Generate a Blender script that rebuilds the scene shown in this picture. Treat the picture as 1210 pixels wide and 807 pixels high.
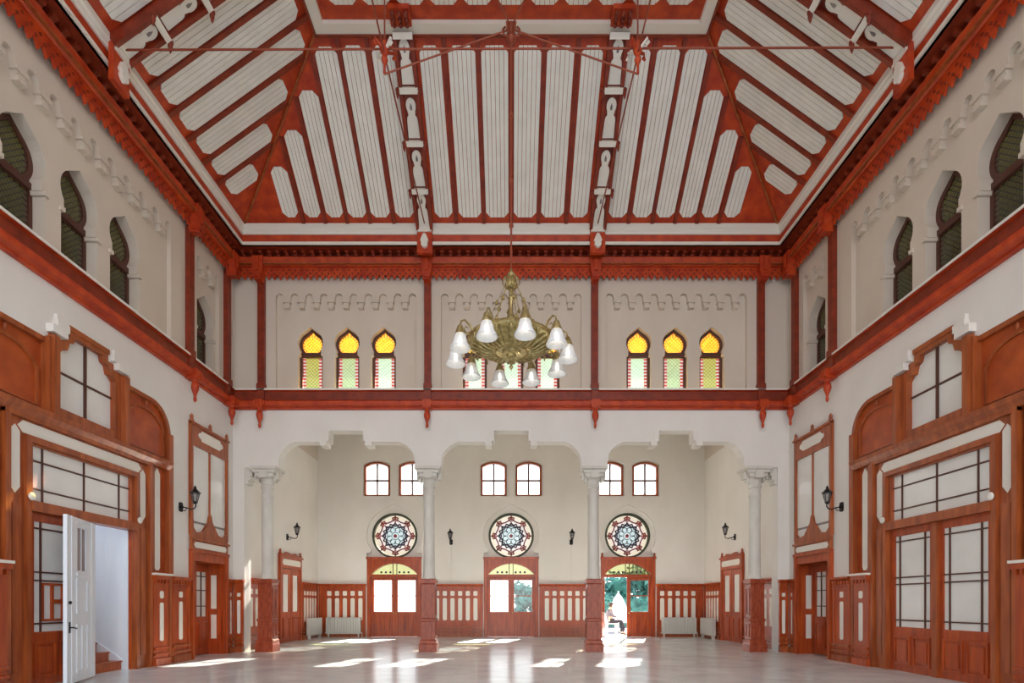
import bpy, math, random
from mathutils import Vector, Matrix
from mathutils.geometry import tessellate_polygon
PI = math.pi
random.seed(4)
C = bpy.context.scene.collection
for o in list(bpy.data.objects): bpy.data.objects.remove(o)

# ------------------------------------------------------------ camera, world, sun, exposure
cam = bpy.data.objects.new('camera', bpy.data.cameras.new('camera')); C.objects.link(cam)
cam.location = (0, 0, 1.5); cam.rotation_euler = (PI/2, 0, 0)
cam.data.sensor_width = 36; cam.data.lens = 36*650/1210
cam.data.shift_x = 0.0008; cam.data.shift_y = 0.255; cam.data.clip_end = 500
bpy.context.scene.camera = cam
sc = bpy.context.scene
sc.view_settings.view_transform = 'Standard'; sc.view_settings.look = 'None'
sc.view_settings.gamma = 1; sc.view_settings.use_curve_mapping = False
sc.view_settings.exposure = 0.72
W = bpy.data.worlds.new('world'); sc.world = W; W.use_nodes = True
nt = W.node_tree; nt.nodes.clear()
tc = nt.nodes.new('ShaderNodeTexCoord'); sp = nt.nodes.new('ShaderNodeSeparateXYZ'); rp = nt.nodes.new('ShaderNodeValToRGB')
bg = nt.nodes.new('ShaderNodeBackground'); wo = nt.nodes.new('ShaderNodeOutputWorld')
nt.links.new(tc.outputs['Generated'], sp.inputs[0]); nt.links.new(sp.outputs[2], rp.inputs[0])
nt.links.new(rp.outputs[0], bg.inputs[0]); nt.links.new(bg.outputs[0], wo.inputs[0])
rp.color_ramp.elements[0].position = 0; rp.color_ramp.elements[0].color = (1, .97, .93, 1)
rp.color_ramp.elements[1].position = .8; rp.color_ramp.elements[1].color = (.62, .78, 1, 1)
bg.inputs[1].default_value = 2.0
sl = bpy.data.lights.new('sun', 'SUN'); sl.energy = 38; sl.angle = math.radians(.9); sl.color = (1, .93, .82)
so = bpy.data.objects.new('sun', sl); C.objects.link(so); so.location = (10, 45, 25)
so.rotation_euler = Vector((-3.2, -10.6, -7)).to_track_quat('-Z', 'Y').to_euler()

HW, D1, D2, CY, CP = 8.475, 16.75, 24.1, 10.95, 11.03       # half width, arcade wall, back wall, centre of hall

# ------------------------------------------------------------ materials
def lin(c): return tuple(((v/255+.055)/1.055)**2.4 if v > 10 else v/255/12.92 for v in c)
def new_mat(name):
    m = bpy.data.materials.new(name); m.use_nodes = True
    return m, m.node_tree, m.node_tree.nodes['Principled BSDF']
def mat(name, c1, c2=None, rough=.5, metal=0, scale=(3, 3, 3), bump=0, spec=.5, detail=4):
    m, t, b = new_mat(name); N = t.nodes
    b.inputs['Roughness'].default_value = rough; b.inputs['Metallic'].default_value = metal
    b.inputs['Specular IOR Level'].default_value = spec
    if c2 is None: b.inputs['Base Color'].default_value = (*lin(c1), 1)
    else:
        co = N.new('ShaderNodeTexCoord'); mp = N.new('ShaderNodeMapping'); mp.inputs['Scale'].default_value = scale
        nz = N.new('ShaderNodeTexNoise'); nz.inputs['Scale'].default_value = 1; nz.inputs['Detail'].default_value = detail
        r = N.new('ShaderNodeValToRGB'); r.color_ramp.elements[0].position = .3; r.color_ramp.elements[1].position = .7
        r.color_ramp.elements[0].color = (*lin(c1), 1); r.color_ramp.elements[1].color = (*lin(c2), 1)
        L = t.links.new; L(co.outputs['Object'], mp.inputs[0]); L(mp.outputs[0], nz.inputs['Vector']); L(nz.outputs[0], r.inputs[0])
        L(r.outputs[0], b.inputs['Base Color'])
        if bump:
            bp = N.new('ShaderNodeBump'); bp.inputs['Strength'].default_value = bump; bp.inputs['Distance'].default_value = .02
            L(nz.outputs[0], bp.inputs['Height']); L(bp.outputs[0], b.inputs['Normal'])
    return m
M = {}
M['plaster'] = mat('plaster', (226, 219, 210), (235, 229, 221), .75, scale=(.8, .8, .5), bump=.05)
M['cream'] = mat('cream_plaster', (206, 192, 176), (216, 203, 188), .78, scale=(.8, .8, .5), bump=.05)
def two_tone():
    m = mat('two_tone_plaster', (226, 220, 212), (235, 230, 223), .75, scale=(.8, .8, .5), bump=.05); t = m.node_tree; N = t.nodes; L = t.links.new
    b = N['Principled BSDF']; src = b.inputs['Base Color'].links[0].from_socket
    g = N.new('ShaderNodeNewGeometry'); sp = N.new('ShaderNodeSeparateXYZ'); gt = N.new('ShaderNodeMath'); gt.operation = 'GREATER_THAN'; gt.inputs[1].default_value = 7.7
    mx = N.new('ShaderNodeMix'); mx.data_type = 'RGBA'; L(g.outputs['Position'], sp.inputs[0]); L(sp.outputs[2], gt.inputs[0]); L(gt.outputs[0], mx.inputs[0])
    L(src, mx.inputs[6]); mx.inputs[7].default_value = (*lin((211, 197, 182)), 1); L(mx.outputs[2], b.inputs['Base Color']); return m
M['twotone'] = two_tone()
M['stone'] = mat('stone', (205, 200, 190), (222, 217, 208), .6, scale=(4, 4, 1.5), bump=.1)
M['red'] = mat('red_wood', (160, 38, 4), (200, 72, 18), .5, scale=(4, 4, 4), bump=.1)
M['darkred'] = mat('dark_red_wood', (112, 32, 8), (142, 48, 16), .5, scale=(5, 5, 5))
M['brown'] = mat('brown_wood', (134, 60, 24), (178, 92, 44), .32, scale=(9, 9, 1.2), bump=.1)
M['door'] = mat('door_wood', (146, 54, 18), (188, 82, 30), .28, scale=(10, 10, 1.2), bump=.1)
M['panelwood'] = mat('panel_wood', (150, 58, 16), (190, 86, 32), .35, scale=(2.5, 2.5, 2.5), bump=.08, detail=8)
M['dark'] = mat('dark_bar', (84, 46, 32), None, .5)
M['board'] = mat('white_board', (230, 226, 215), (241, 237, 228), .6, scale=(3, 3, .7))
M['white'] = mat('white_paint', (232, 226, 214), None, .45)
M['frost'] = mat('frosted_pane', (226, 224, 218), (236, 234, 228), .18, scale=(1.5, 1.5, 1.5))
M['leafwhite'] = mat('door_white', (222, 230, 238), (236, 240, 244), .35, scale=(3, 3, .6))
M['grey'] = mat('grey_glass', (110, 100, 100), (150, 140, 138), .1, scale=(3, 3, 1))
M['iron'] = mat('black_iron', (32, 28, 28), None, .4, .6)
M['rod'] = mat('painted_rod', (146, 66, 40), None, .5, .2)
M['brass'] = mat('old_brass', (146, 126, 74), (206, 188, 134), .38, .75, scale=(14, 14, 14), bump=.3)
M['radiator'] = mat('radiator_white', (206, 204, 196), None, .4)
M['socle'] = mat('pedestal_wood', (134, 50, 28), (174, 84, 52), .3, scale=(14, 14, 5), bump=.2)
M['leafgreen'] = mat('foliage', (18, 62, 60), (52, 120, 112), .7, scale=(2, 2, 2))
M['leafdark'] = mat('foliage_dark', (12, 44, 58), (34, 90, 104), .7, scale=(2, 2, 2))
M['bark'] = mat('bark', (84, 70, 58), (60, 50, 40), .9, scale=(8, 8, 2))
M['skin'] = mat('skin', (190, 140, 112), None, .5)
M['hair'] = mat('hair', (24, 20, 20), None, .6)
M['trousers'] = mat('dark_cloth', (26, 30, 40), None, .8)
M['shirt'] = mat('grey_cloth', (84, 80, 88), None, .8)
M['plastic'] = mat('white_plastic', (238, 238, 240), None, .4)
M['cloth'] = mat('white_canvas', (150, 153, 164), None, .8)
M['wine'] = mat('wine_glass', (150, 30, 30), None, .3)
M['step'] = mat('stair_wood', (158, 74, 34), (190, 100, 52), .4, scale=(3, 12, 3))

def glassmat(name, fn=None, color=(1, 1, 1), gloss=.06, trans=1.0):
    """window glass: lets tinted daylight through, reflects a little"""
    m = bpy.data.materials.new(name); m.use_nodes = True; t = m.node_tree; N = t.nodes; N.clear(); L = t.links.new
    out = N.new('ShaderNodeOutputMaterial'); tr = N.new('ShaderNodeBsdfTransparent'); gl = N.new('ShaderNodeBsdfGlossy'); mx = N.new('ShaderNodeMixShader')
    gl.inputs['Roughness'].default_value = .05; mx.inputs[0].default_value = gloss
    tr.inputs[0].default_value = (*[c**.5 for c in color], 1)   # light crosses two faces of a pane
    if fn:
        gm = N.new('ShaderNodeGamma'); gm.inputs[1].default_value = .5; L(fn(t), gm.inputs[0]); L(gm.outputs[0], tr.inputs[0])
    if trans < 1:
        tl = N.new('ShaderNodeBsdfTranslucent'); tl.inputs[0].default_value = (*color, 1); m2 = N.new('ShaderNodeMixShader'); m2.inputs[0].default_value = 1-trans
        if fn: L(fn(t), tl.inputs[0])
        L(tr.outputs[0], m2.inputs[1]); L(tl.outputs[0], m2.inputs[2]); L(m2.outputs[0], mx.inputs[1])
    else: L(tr.outputs[0], mx.inputs[1])
    L(gl.outputs[0], mx.inputs[2]); L(mx.outputs[0], out.inputs[0])
    return m
def lattice(base, top, line, red, edge, white=(.30, .27, .24), ring=False):
    """leaded glass: diamond lattice in base->top tints with a red and white beaded border"""
    def fn(t):
        N = t.nodes; L = t.links.new
        def ma(op, a, b=None):
            n = N.new('ShaderNodeMath'); n.operation = op
            for i, v in enumerate((a, b)):
                if v is None: continue
                if isinstance(v, (int, float)): n.inputs[i].default_value = v
                else: L(v, n.inputs[i])
            return n.outputs[0]
        def mixc(f, a, b):
            n = N.new('ShaderNodeMix'); n.data_type = 'RGBA'; L(f, n.inputs[0])
            for i, v in ((6, a), (7, b)):
                if isinstance(v, tuple): n.inputs[i].default_value = (*v, 1)
                else: L(v, n.inputs[i])
            return n.outputs[2]
        co = N.new('ShaderNodeTexCoord'); s = N.new('ShaderNodeSeparateXYZ'); L(co.outputs['Object'], s.inputs[0])
        x, z = s.outputs[0], s.outputs[2]
        a = ma('FRACT', ma('MULTIPLY', ma('ADD', x, z), 9)); b = ma('FRACT', ma('MULTIPLY', ma('SUBTRACT', x, z), 9))
        ln = ma('MAXIMUM', ma('LESS_THAN', a, .2), ma('LESS_THAN', b, .2))
        g = ma('MULTIPLY', z, .55); gn = N.new('ShaderNodeClamp'); L(g, gn.inputs[0])
        c = mixc(gn.outputs[0], base, top); c = mixc(ln, c, line)
        ck = ma('LESS_THAN', ma('FRACT', ma('MULTIPLY', z, 10)), .5)
        bd = mixc(ck, white, red)
        if ring:                                   # beads follow the round head of the window
            q = ma('SUBTRACT', z, 1.46); rad = ma('SQRT', ma('ADD', ma('MULTIPLY', x, x), ma('MULTIPLY', q, q)))
            ck = ma('LESS_THAN', ma('FRACT', ma('MULTIPLY', ma('ARCTAN2', q, x), 3.2)), .5); bd = mixc(ck, top, red)
            return mixc(ma('GREATER_THAN', rad, edge), c, bd)
        return mixc(ma('GREATER_THAN', ma('ABSOLUTE', x), edge), c, bd)
    return fn
G = {}
G['yellow'] = glassmat('yellow_lattice_glass', lattice((.25, .27, .10), (.30, .21, .02), (.15, .13, .03), (.26, .03, .02), .20), trans=.97)  # end windows: brightness of the sky put into the whiter base tints
G['mid'] = glassmat('pale_lattice_glass', lattice((.28, .35, .22), (.28, .26, .06), (.16, .20, .10), (.26, .03, .02), .20), trans=.97)
G['pale'] = glassmat('white_lattice_glass', lattice((.42, .48, .38), (.26, .31, .14), (.24, .31, .20), (.26, .03, .02), .20), trans=.97)
G['head'] = glassmat('amber_lattice_glass', lattice((.26, .22, .05), (.33, .23, .02), (.16, .11, .01), (.25, .05, .02), .24, ring=True), trans=.97)
G['clear'] = glassmat('clear_glass', color=(.93, .96, .97), gloss=.05)
G['milk'] = glassmat('milky_glass', color=(.60, .61, .63), gloss=.04, trans=.78)
G['rosewhite'] = glassmat('rose_white_glass', color=(.27, .25, .24), gloss=.05, trans=.97)
G['roseblue'] = glassmat('rose_blue_glass', color=(.21, .25, .26), gloss=.05, trans=.97)
G['rosepeach'] = glassmat('rose_peach_glass', color=(.27, .24, .19), gloss=.05, trans=.97)
G['lunette'] = glassmat('lunette_glass', lattice((.27, .25, .26), (.27, .28, .13), (.24, .24, .14), (.5, .3, .5), 9), trans=.97)
M['green'] = mat('green_came', (58, 66, 44), None, .5); M['navy'] = mat('navy_came', (44, 44, 70), None, .5)
M['cared'] = mat('red_came', (150, 40, 34), None, .5)
def unlit_glass():  # opaque lattice glass, darkness of the rooms behind put into its colour
    m, t, b = new_mat('unlit_lattice_glass'); f = lattice((.05, .055, .02), (.13, .11, .03), (.02, .02, .01), (.07, .03, .02), .31, (.09, .08, .05))(t)
    t.links.new(f, b.inputs['Base Color']); b.inputs['Roughness'].default_value = .25; return m
M['unlit_glass'] = unlit_glass()
def shade_glass():
    m, t, b = new_mat('shade_glass'); b.inputs['Base Color'].default_value = (.93, .94, .96, 1); b.inputs['Roughness'].default_value = .3
    b.inputs['Transmission Weight'].default_value = .45; b.inputs['IOR'].default_value = 1.2; return m
M['shade'] = shade_glass()
def bulb():
    m, t, b = new_mat('lit_bulb'); b.inputs['Emission Color'].default_value = (1, .92, .78, 1); b.inputs['Emission Strength'].default_value = 5; return m
M['bulb'] = bulb()
def marble():
    m, t, b = new_mat('marble_floor'); N = t.nodes; L = t.links.new
    co = N.new('ShaderNodeTexCoord'); n1 = N.new('ShaderNodeTexNoise'); n1.inputs['Scale'].default_value = .9; n1.inputs['Detail'].default_value = 9; n1.inputs['Distortion'].default_value = 1.2
    r = N.new('ShaderNodeValToRGB'); r.color_ramp.elements[0].position = .32; r.color_ramp.elements[1].position = .66
    r.color_ramp.elements[0].color = (*lin((202, 208, 205)), 1); r.color_ramp.elements[1].color = (*lin((226, 232, 228)), 1)
    L(co.outputs['Object'], n1.inputs['Vector']); L(n1.outputs[0], r.inputs[0])
    br = N.new('ShaderNodeTexBrick'); br.inputs['Scale'].default_value = 1; br.inputs['Mortar Size'].default_value = .006; br.offset = 0
    br.inputs['Brick Width'].default_value = .6; br.inputs['Row Height'].default_value = .6
    br.inputs['Color1'].default_value = (1, 1, 1, 1); br.inputs['Color2'].default_value = (.96, .96, .96, 1); br.inputs['Mortar'].default_value = (.86, .85, .84, 1)
    L(co.outputs['Object'], br.inputs['Vector'])
    mx = N.new('ShaderNodeMix'); mx.data_type = 'RGBA'; mx.blend_type = 'MULTIPLY'; mx.inputs[0].default_value = .8
    L(r.outputs[0], mx.inputs[6]); L(br.outputs[0], mx.inputs[7]); L(mx.outputs[2], b.inputs['Base Color'])
    n2 = N.new('ShaderNodeTexNoise'); n2.inputs['Scale'].default_value = 2.2; n2.inputs['Detail'].default_value = 3; L(co.outputs['Object'], n2.inputs['Vector'])
    bp = N.new('ShaderNodeBump'); bp.inputs['Strength'].default_value = .12; bp.inputs['Distance'].default_value = .02
    L(n2.outputs[0], bp.inputs['Height']); L(bp.outputs[0], b.inputs['Normal'])
    b.inputs['Roughness'].default_value = .2; b.inputs['Specular IOR Level'].default_value = .5
    return m
M['marble'] = marble()
M['paving'] = mat('paving', (84, 88, 98), (96, 100, 108), .8, scale=(1, 1, 1))

# ------------------------------------------------------------ mesh helpers
def TW(u, v, w): return (u, -w, v)               # wall frame: u along, v up, w out into the room
def TI(u, v, w): return (u, v, w)
class MB:
    def __init__(s): s.v = []; s.f = []
    def poly(s, outer, w0, w1, T=TW, holes=()):
        """plate of constant thickness from an outline with holes, between w0 and w1"""
        loops = [list(outer)]+[list(h) for h in holes]
        pts = [p for l in loops for p in l]; n = len(pts); b = len(s.v)
        s.v += [T(u, v, w1) for u, v in pts]+[T(u, v, w0) for u, v in pts]
        tris = tessellate_polygon([[Vector((u, v, 0)) for u, v in l] for l in loops]) if (len(loops) > 1 or len(outer) > 4) else ([(0, 1, 2)] if len(outer) == 3 else [(0, 1, 2, 3)])
        for t in tris:
            s.f.append([b+i for i in t]); s.f.append([b+n+i for i in reversed(t)])
        k = 0
        for l in loops:
            m = len(l)
            for i in range(m):
                j = (i+1) % m; s.f.append((b+k+i, b+k+j, b+n+k+j, b+n+k+i))
            k += m
        return s
    def box(s, u0, u1, v0, v1, w0, w1, T=TW): return s.poly([(u0, v0), (u1, v0), (u1, v1), (u0, v1)], w0, w1, T)
    def run(s, prof, f0, f1, T=TW):
        """extrude a (w,z) profile along u, ends mitred by f0(w), f1(w)"""
        b = len(s.v); n = len(prof)
        s.v += [T(f0(w), z, w) for w, z in prof]+[T(f1(w), z, w) for w, z in prof]
        for i in range(n):
            j = (i+1) % n; s.f.append((b+i, b+j, b+n+j, b+n+i))
        tr = tessellate_polygon([[Vector((w, z, 0)) for w, z in prof]])
        for t in tr: s.f.append([b+i for i in t]); s.f.append([b+n+i for i in reversed(t)])
        return s
    def tube(s, pts, r, n=8, cap=True):
        pts = [Vector(p) for p in pts]; rings = []
        rs = r if isinstance(r, (list, tuple)) else [r]*len(pts)
        up = Vector((0, 0, 1)); prev = None
        for i, p in enumerate(pts):
            d = (pts[min(i+1, len(pts)-1)]-pts[max(i-1, 0)]).normalized()
            a = d.cross(up if prev is None else prev)
            if a.length < 1e-3: a = d.cross(Vector((1, 0, 0)))
            a.normalize(); c = a.cross(d).normalized(); prev = c
            b = len(s.v); s.v += [tuple(p+rs[i]*(math.cos(2*PI*k/n)*a+math.sin(2*PI*k/n)*c)) for k in range(n)]; rings.append(b)
        for i in range(len(rings)-1):
            for k in range(n):
                l = (k+1) % n; s.f.append((rings[i]+k, rings[i]+l, rings[i+1]+l, rings[i+1]+k))
        if cap: s.f.append([rings[0]+k for k in range(n)][::-1]); s.f.append([rings[-1]+k for k in range(n)])
        return s
    def lathe(s, prof, c=(0, 0, 0), n=16, ph=0, sq=None, ax=None):
        """prof: (radius, z) bottom to top; ax: optional 3x3 matrix"""
        rings = []
        for r, z in prof:
            b = len(s.v)
            for k in range(n):
                a = 2*PI*k/n+ph; p = Vector((r*math.cos(a), r*math.sin(a), z))
                if ax: p = ax @ p
                s.v.append((c[0]+p.x, c[1]+p.y, c[2]+p.z))
            rings.append(b)
        for i in range(len(rings)-1):
            for k in range(n):
                l = (k+1) % n; s.f.append((rings[i]+k, rings[i]+l, rings[i+1]+l, rings[i+1]+k))
        if prof[0][0] > 1e-4: s.f.append([rings[0]+k for k in range(n)][::-1])
        if prof[-1][0] > 1e-4: s.f.append([rings[-1]+k for k in range(n)])
        return s
    def sqlathe(s, prof, c=(0, 0, 0)): return s.lathe([(r*math.sqrt(2), z) for r, z in prof], c, 4, PI/4)
    def obj(s, name, m, parent=None, smooth=False, loc=None, kind=None):
        me = bpy.data.meshes.new(name); me.from_pydata(s.v, [], s.f)
        import bmesh
        bm = bmesh.new(); bm.from_mesh(me); bmesh.ops.recalc_face_normals(bm, faces=bm.faces); bm.to_mesh(me); bm.free()
        me.materials.append(M[m] if isinstance(m, str) else m)
        if smooth:
            for p in me.polygons: p.use_smooth = True
            try: me.set_sharp_from_angle(angle=math.radians(40))
            except Exception: pass
        o = bpy.data.objects.new(name, me); C.objects.link(o)
        if parent: o.parent = parent
        if loc: o.location = loc
        if kind: o['kind'] = kind
        return o
def thing(name, label, cat, loc=(0, 0, 0), rz=0, group=None, kind=None):
    o = bpy.data.objects.new(name, None); C.objects.link(o); o.location = loc; o.rotation_euler = (0, 0, rz); o.empty_display_size = .1
    o['label'] = label; o['category'] = cat
    if group: o['group'] = group
    if kind: o['kind'] = kind
    return o
def tag(o, label, cat, group=None, kind=None):
    o['label'] = label; o['category'] = cat
    if group: o['group'] = group
    if kind: o['kind'] = kind
    return o
def copy_tree(o, parent=None):
    c = o.copy(); C.objects.link(c); c.parent = parent
    for ch in [x for x in kids.get(o.as_pointer(), [])]: copy_tree(ch, c)
    return c
kids = {}
def index_kids():
    kids.clear()
    for o in bpy.data.objects:
        if o.parent: kids.setdefault(o.parent.as_pointer(), []).append(o)
def place(o, side, u=0, z=0, w=0):
    """stand a wall-frame object on a wall; u is Y on the side walls and X on the end walls"""
    if side == 'left': o.location = (-HW+w, u, z); o.rotation_euler = (0, 0, PI/2)
    elif side == 'right': o.location = (HW-w, u, z); o.rotation_euler = (0, 0, -PI/2)
    elif side == 'arcade': o.location = (u, D1-w, z); o.rotation_euler = (0, 0, 0)
    elif side == 'back': o.location = (u, D2-w, z); o.rotation_euler = (0, 0, 0)
    return o
cnt = {'trim': 0, 'window': 0, 'door': 0}
def nm(k): cnt[k] += 1; return '%s_%d' % (k, cnt[k])

# ------------------------------------------------------------ outlines
def horseshoe(hw, z0, zt, c=0, neck=.85):
    R = hw*1.03; zc = zt-1.3*hw; r = []
    r += [(hw, z0), (hw, zt-2.35*hw), (hw*neck, zt-2.3*hw)]
    for k in range(11):
        a = math.radians(-34+(60+34)*k/10); r.append((R*math.cos(a), zc+R*math.sin(a)))
    r.append((.22*hw, zt-.18*hw)); r.append((0, zt))
    l = [(-u, v) for u, v in reversed(r[:-1])]
    return [(c+u, v) for u, v in r+l]
def head_shape(hw, zt):
    R = hw*.82; zc = zt-1.3*hw; r = []
    for k in range(13):
        a = math.radians(-50+(115)*k/12); r.append((R*math.cos(a), zc+R*math.sin(a)))
    r.append((0, zt-.22*hw)); return r+[(-u, v) for u, v in reversed(r[:-1])]
ZF = 10.80
def frieze_outline(c, n, sp, z0=7.95):
    a = .115; h = (n-1)/2*sp; P = [(c-h-a, z0), (c+h+a, z0)]
    for i in range(n):
        x = c+h-i*sp
        for k in range(7): P.append((x+a*math.cos(PI*k/6), ZF+a*math.sin(PI*k/6)))
        if i < n-1:
            l, r = x-sp+a, x-a
            P += [(r, ZF-.17), (r-.035, ZF-.17), (r-.035, ZF-.34), (l+.035, ZF-.34), (l+.035, ZF-.17), (l, ZF-.17)]
    return P
def corbels(mb, c, n, sp):
    h = (n-1)/2*sp
    for i in range(n-1):
        x = c-h+(i+.5)*sp; q = sp/2-.115
        mb.box(x-q, x+q, ZF-.17, ZF-.10, 0, .04); mb.box(x-q+.035, x+q-.035, ZF-.34, ZF-.26, 0, .035)
def arc(cx, cz, r, a0, a1, n=12): return [(cx+r*math.cos(math.radians(a0+(a1-a0)*k/n)), cz+r*math.sin(math.radians(a0+(a1-a0)*k/n))) for k in range(n+1)]
def oct_(u0, u1, v0, v1, c=.06): return [(u0+c, v0), (u1-c, v0), (u1, v0+c), (u1, v1-c), (u1-c, v1), (u0+c, v1), (u0, v1-c), (u0, v0+c)]

# ------------------------------------------------------------ setting: floor and ground
f = MB(); f.box(-HW-.5, HW+.5, -3, D2+.2, -.3, 0, TI); tag(f.obj('floor', 'marble'), 'polished pale grey marble floor of the hall with sun patches', 'floor', kind='structure')
g = MB(); g.box(-70, 70, D2+.2, 95, -.3, -.02, TI); tag(g.obj('ground', 'paving'), 'pale sunlit paving outside beyond the back doors', 'ground', kind='structure')
g = MB(); g.box(-70, 70, -70, -3, -.3, -.02, TI); tag(g.obj('ground', 'paving'), 'pale paving outside on the open side of the hall', 'ground', kind='structure')

# ------------------------------------------------------------ side walls
def portal_outline(c=0):
    r = [(2.66, -.02), (2.66, 5.6)]+[(1.95+.71*math.cos(math.radians(a)), 5.6+.73*math.sin(math.radians(a))) for a in range(10, 91, 10)]
    r += [(.97, 6.33), (.97, 6.44), (.66, 6.44), (.66, 6.56), (.5, 6.56), (.5, 6.76)]
    return r+[(-u, v) for u, v in reversed(r)]
SB, SC, NS = .48, CY, 12                         # frieze spacing on the side walls
for side in ('left', 'right'):
    sg = 1 if side == 'left' else -1
    def m(P): return [(sg*u, v) for u, v in P]
    po = portal_outline()                         # right side first -> going over the top to the left
    over = [(CP+u, v) for u, v in reversed(po)]   # left foot ... right foot
    P = [(-3, 0)]+[(u, max(v, 0)) for u, v in over]+[(14.58, 0), (14.58, 2.66), (16.18, 2.66), (16.18, 0), (D2, 0), (D2, 9.3), (17.1, 9.3), (17.1, 13), (-3, 13)]
    holes = [frieze_outline(CY, NS, SB), frieze_outline(15.4, 3, .45), frieze_outline(6.5, 3, .45)]
    w = MB(); w.poly(m(P), -.5, 0, holes=[m(h) for h in holes])
    corbels(w, sg*CY, NS, SB); corbels(w, sg*15.4, 3, .45); corbels(w, sg*6.5, 3, .45)
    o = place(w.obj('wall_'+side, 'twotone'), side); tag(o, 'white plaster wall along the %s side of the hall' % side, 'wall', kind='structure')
    for c, hh, wins in ((CY, 2.95, (-1.28, 0, 1.28)), (15.4, .7, (0,)), (6.5, .7, (0,))):
        p = MB(); p.poly(m([(c-hh, 7.7), (c+hh, 7.7), (c+hh, 11.1), (c-hh, 11.1)]), -.48, -.11, holes=[m(horseshoe(.46, 7.9, 10.1, c+q)) for q in wins])
        # impost mouldings standing proud beside every window
        for q in wins:
            for s in (-1, 1): p.box(sg*(c+q)+s*.46-.05, sg*(c+q)+s*.46+.05-(.0), 8.97, 9.05, -.46, -.06)
        p.obj('recessed_panel', 'cream', o)
WN = {}
def horseshoe_window(hw, z0, zt, low, head, wback):
    r = bpy.data.objects.new('window', None); C.objects.link(r)
    fr = MB(); zi = zt-2.3*hw
    fr.poly(horseshoe(hw+.015, z0, zt+.02), wback-.08, wback, holes=[[(-hw+.075, z0+.04), (hw-.075, z0+.04), (hw-.075, zi-.02), (-hw+.075, zi-.02)], head_shape(hw, zt)])
    fr.box(-hw-.01, hw+.01, zi+.0, zi+.12, wback-.06, wback+.04)
    fr.obj('frame', 'dark', r)
    p = MB(); p.box(-hw+.07, hw-.07, z0+.03, zi-.01, wback-.05, wback-.03); a = p.obj('pane', low, r)
    p = MB(); p.poly(head_shape(hw*1.02, zt), wback-.05, wback-.03); b = p.obj('pane', head, r)
    return r
# shift the pane meshes so that the pattern's z runs from the sill
def rebase(root, z):
    for o in bpy.data.objects:
        if o.parent == root and o.name.startswith('pane'):
            o.data.transform(Matrix.Translation((0, 0, -z))); o.location = (0, 0, z)
wd = horseshoe_window(.46, 7.95, 10.1, M['unlit_glass'], M['unlit_glass'], -.34); rebase(wd, 8)
index_kids(); first = True
names = {9.67: 'nearest', 10.95: 'middle', 12.23: 'farthest'}
for side in ('left', 'right'):
    for u, t in ((CY-1.28, 'nearest of the three dark arched windows high on the %s wall'), (CY, 'middle one of the three dark arched windows high on the %s wall'), (CY+1.28, 'farthest of the three dark arched windows high on the %s wall'),
                 (15.4, 'single dark horseshoe window between two red posts at the far end of the %s wall'), (6.5, 'single dark horseshoe window high at the near end of the %s wall')):
        o = wd if first else copy_tree(wd); first = False
        o.name = nm('window'); place(o, side, u); tag(o, t % side, 'window', 'dark horseshoe windows of the side walls', 'structure')

# ------------------------------------------------------------ arcade wall (end of the hall) with its windows
COLX = (-7.5, -2.53, 2.53, 7.5)
bot = [(-HW, 0), (-8.12, 0), (-8.12, 5.62)]
for i in range(3):
    a, b = COLX[i]+.40, COLX[i+1]-.40; c = (COLX[i]+COLX[i+1])/2
    L = [(a, 5.62), (a+.0, 5.75), (a+.03, 5.98), (a+.12, 6.14), (a+.25, 6.28), (a+.42, 6.37), (a+.5, 6.40), (c-.78, 6.40), (c-.78, 6.36), (c-.60, 6.36), (c-.60, 6.55), (c-.52, 6.55), (c-.52, 6.74)]
    bot += L+[(2*c-u, v) for u, v in reversed(L)]
bot += [(8.12, 5.62), (8.12, 0), (HW, 0)]
P = bot+[(HW, 13), (-HW, 13)]
BAY = (-5.03, 0, 5.03)
w = MB(); w.poly(P, -.40, 0, holes=[frieze_outline(c, 10, .45) for c in BAY])
for c in BAY: corbels(w, c, 10, .45)
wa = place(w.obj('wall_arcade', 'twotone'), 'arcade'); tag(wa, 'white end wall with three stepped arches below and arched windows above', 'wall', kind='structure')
for c in BAY:
    p = MB(); p.poly([(c-2.25, 7.7), (c+2.25, 7.7), (c+2.25, 11.1), (c-2.25, 11.1)], -.38, -.11, holes=[horseshoe(.375, 7.9, 9.95, c+q) for q in (-1.12, 0, 1.12)]); p.obj('recessed_panel', 'cream', wa)
    s = MB()                                       # stepped corbels and soffit ribs of the arch
    for q in (-1, 1):
        s.box(c+q*.69-.10, c+q*.69+.10, 6.28, 6.42, -.42, .04); s.box(c+q*.60-.08, c+q*.60+.08, 6.42, 6.72, -.42, .03)
    s.obj('arch_corbel', 'plaster', wa)
for s in (-1, 1):                                  # capitals of the end piers
    p = MB()
    for a, z0, z1 in ((.10, 5.12, 5.25), (.16, 5.25, 5.38), (.22, 5.38, 5.50), (.30, 5.50, 5.62)):
        xs = sorted((s*8.115, s*(8.12-a))); p.box(xs[0], xs[1], z0, z1, -.36, -.04)
    p.obj('pier_capital', 'stone', wa)
wp = {}
for k, gk in (('yellow', 'yellow'), ('mid', 'mid'), ('pale', 'pale')):
    wp[k] = horseshoe_window(.375, 7.95, 9.95, G[gk], G['head'], -.26); rebase(wp[k], 8)
index_kids(); used = set()
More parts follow.
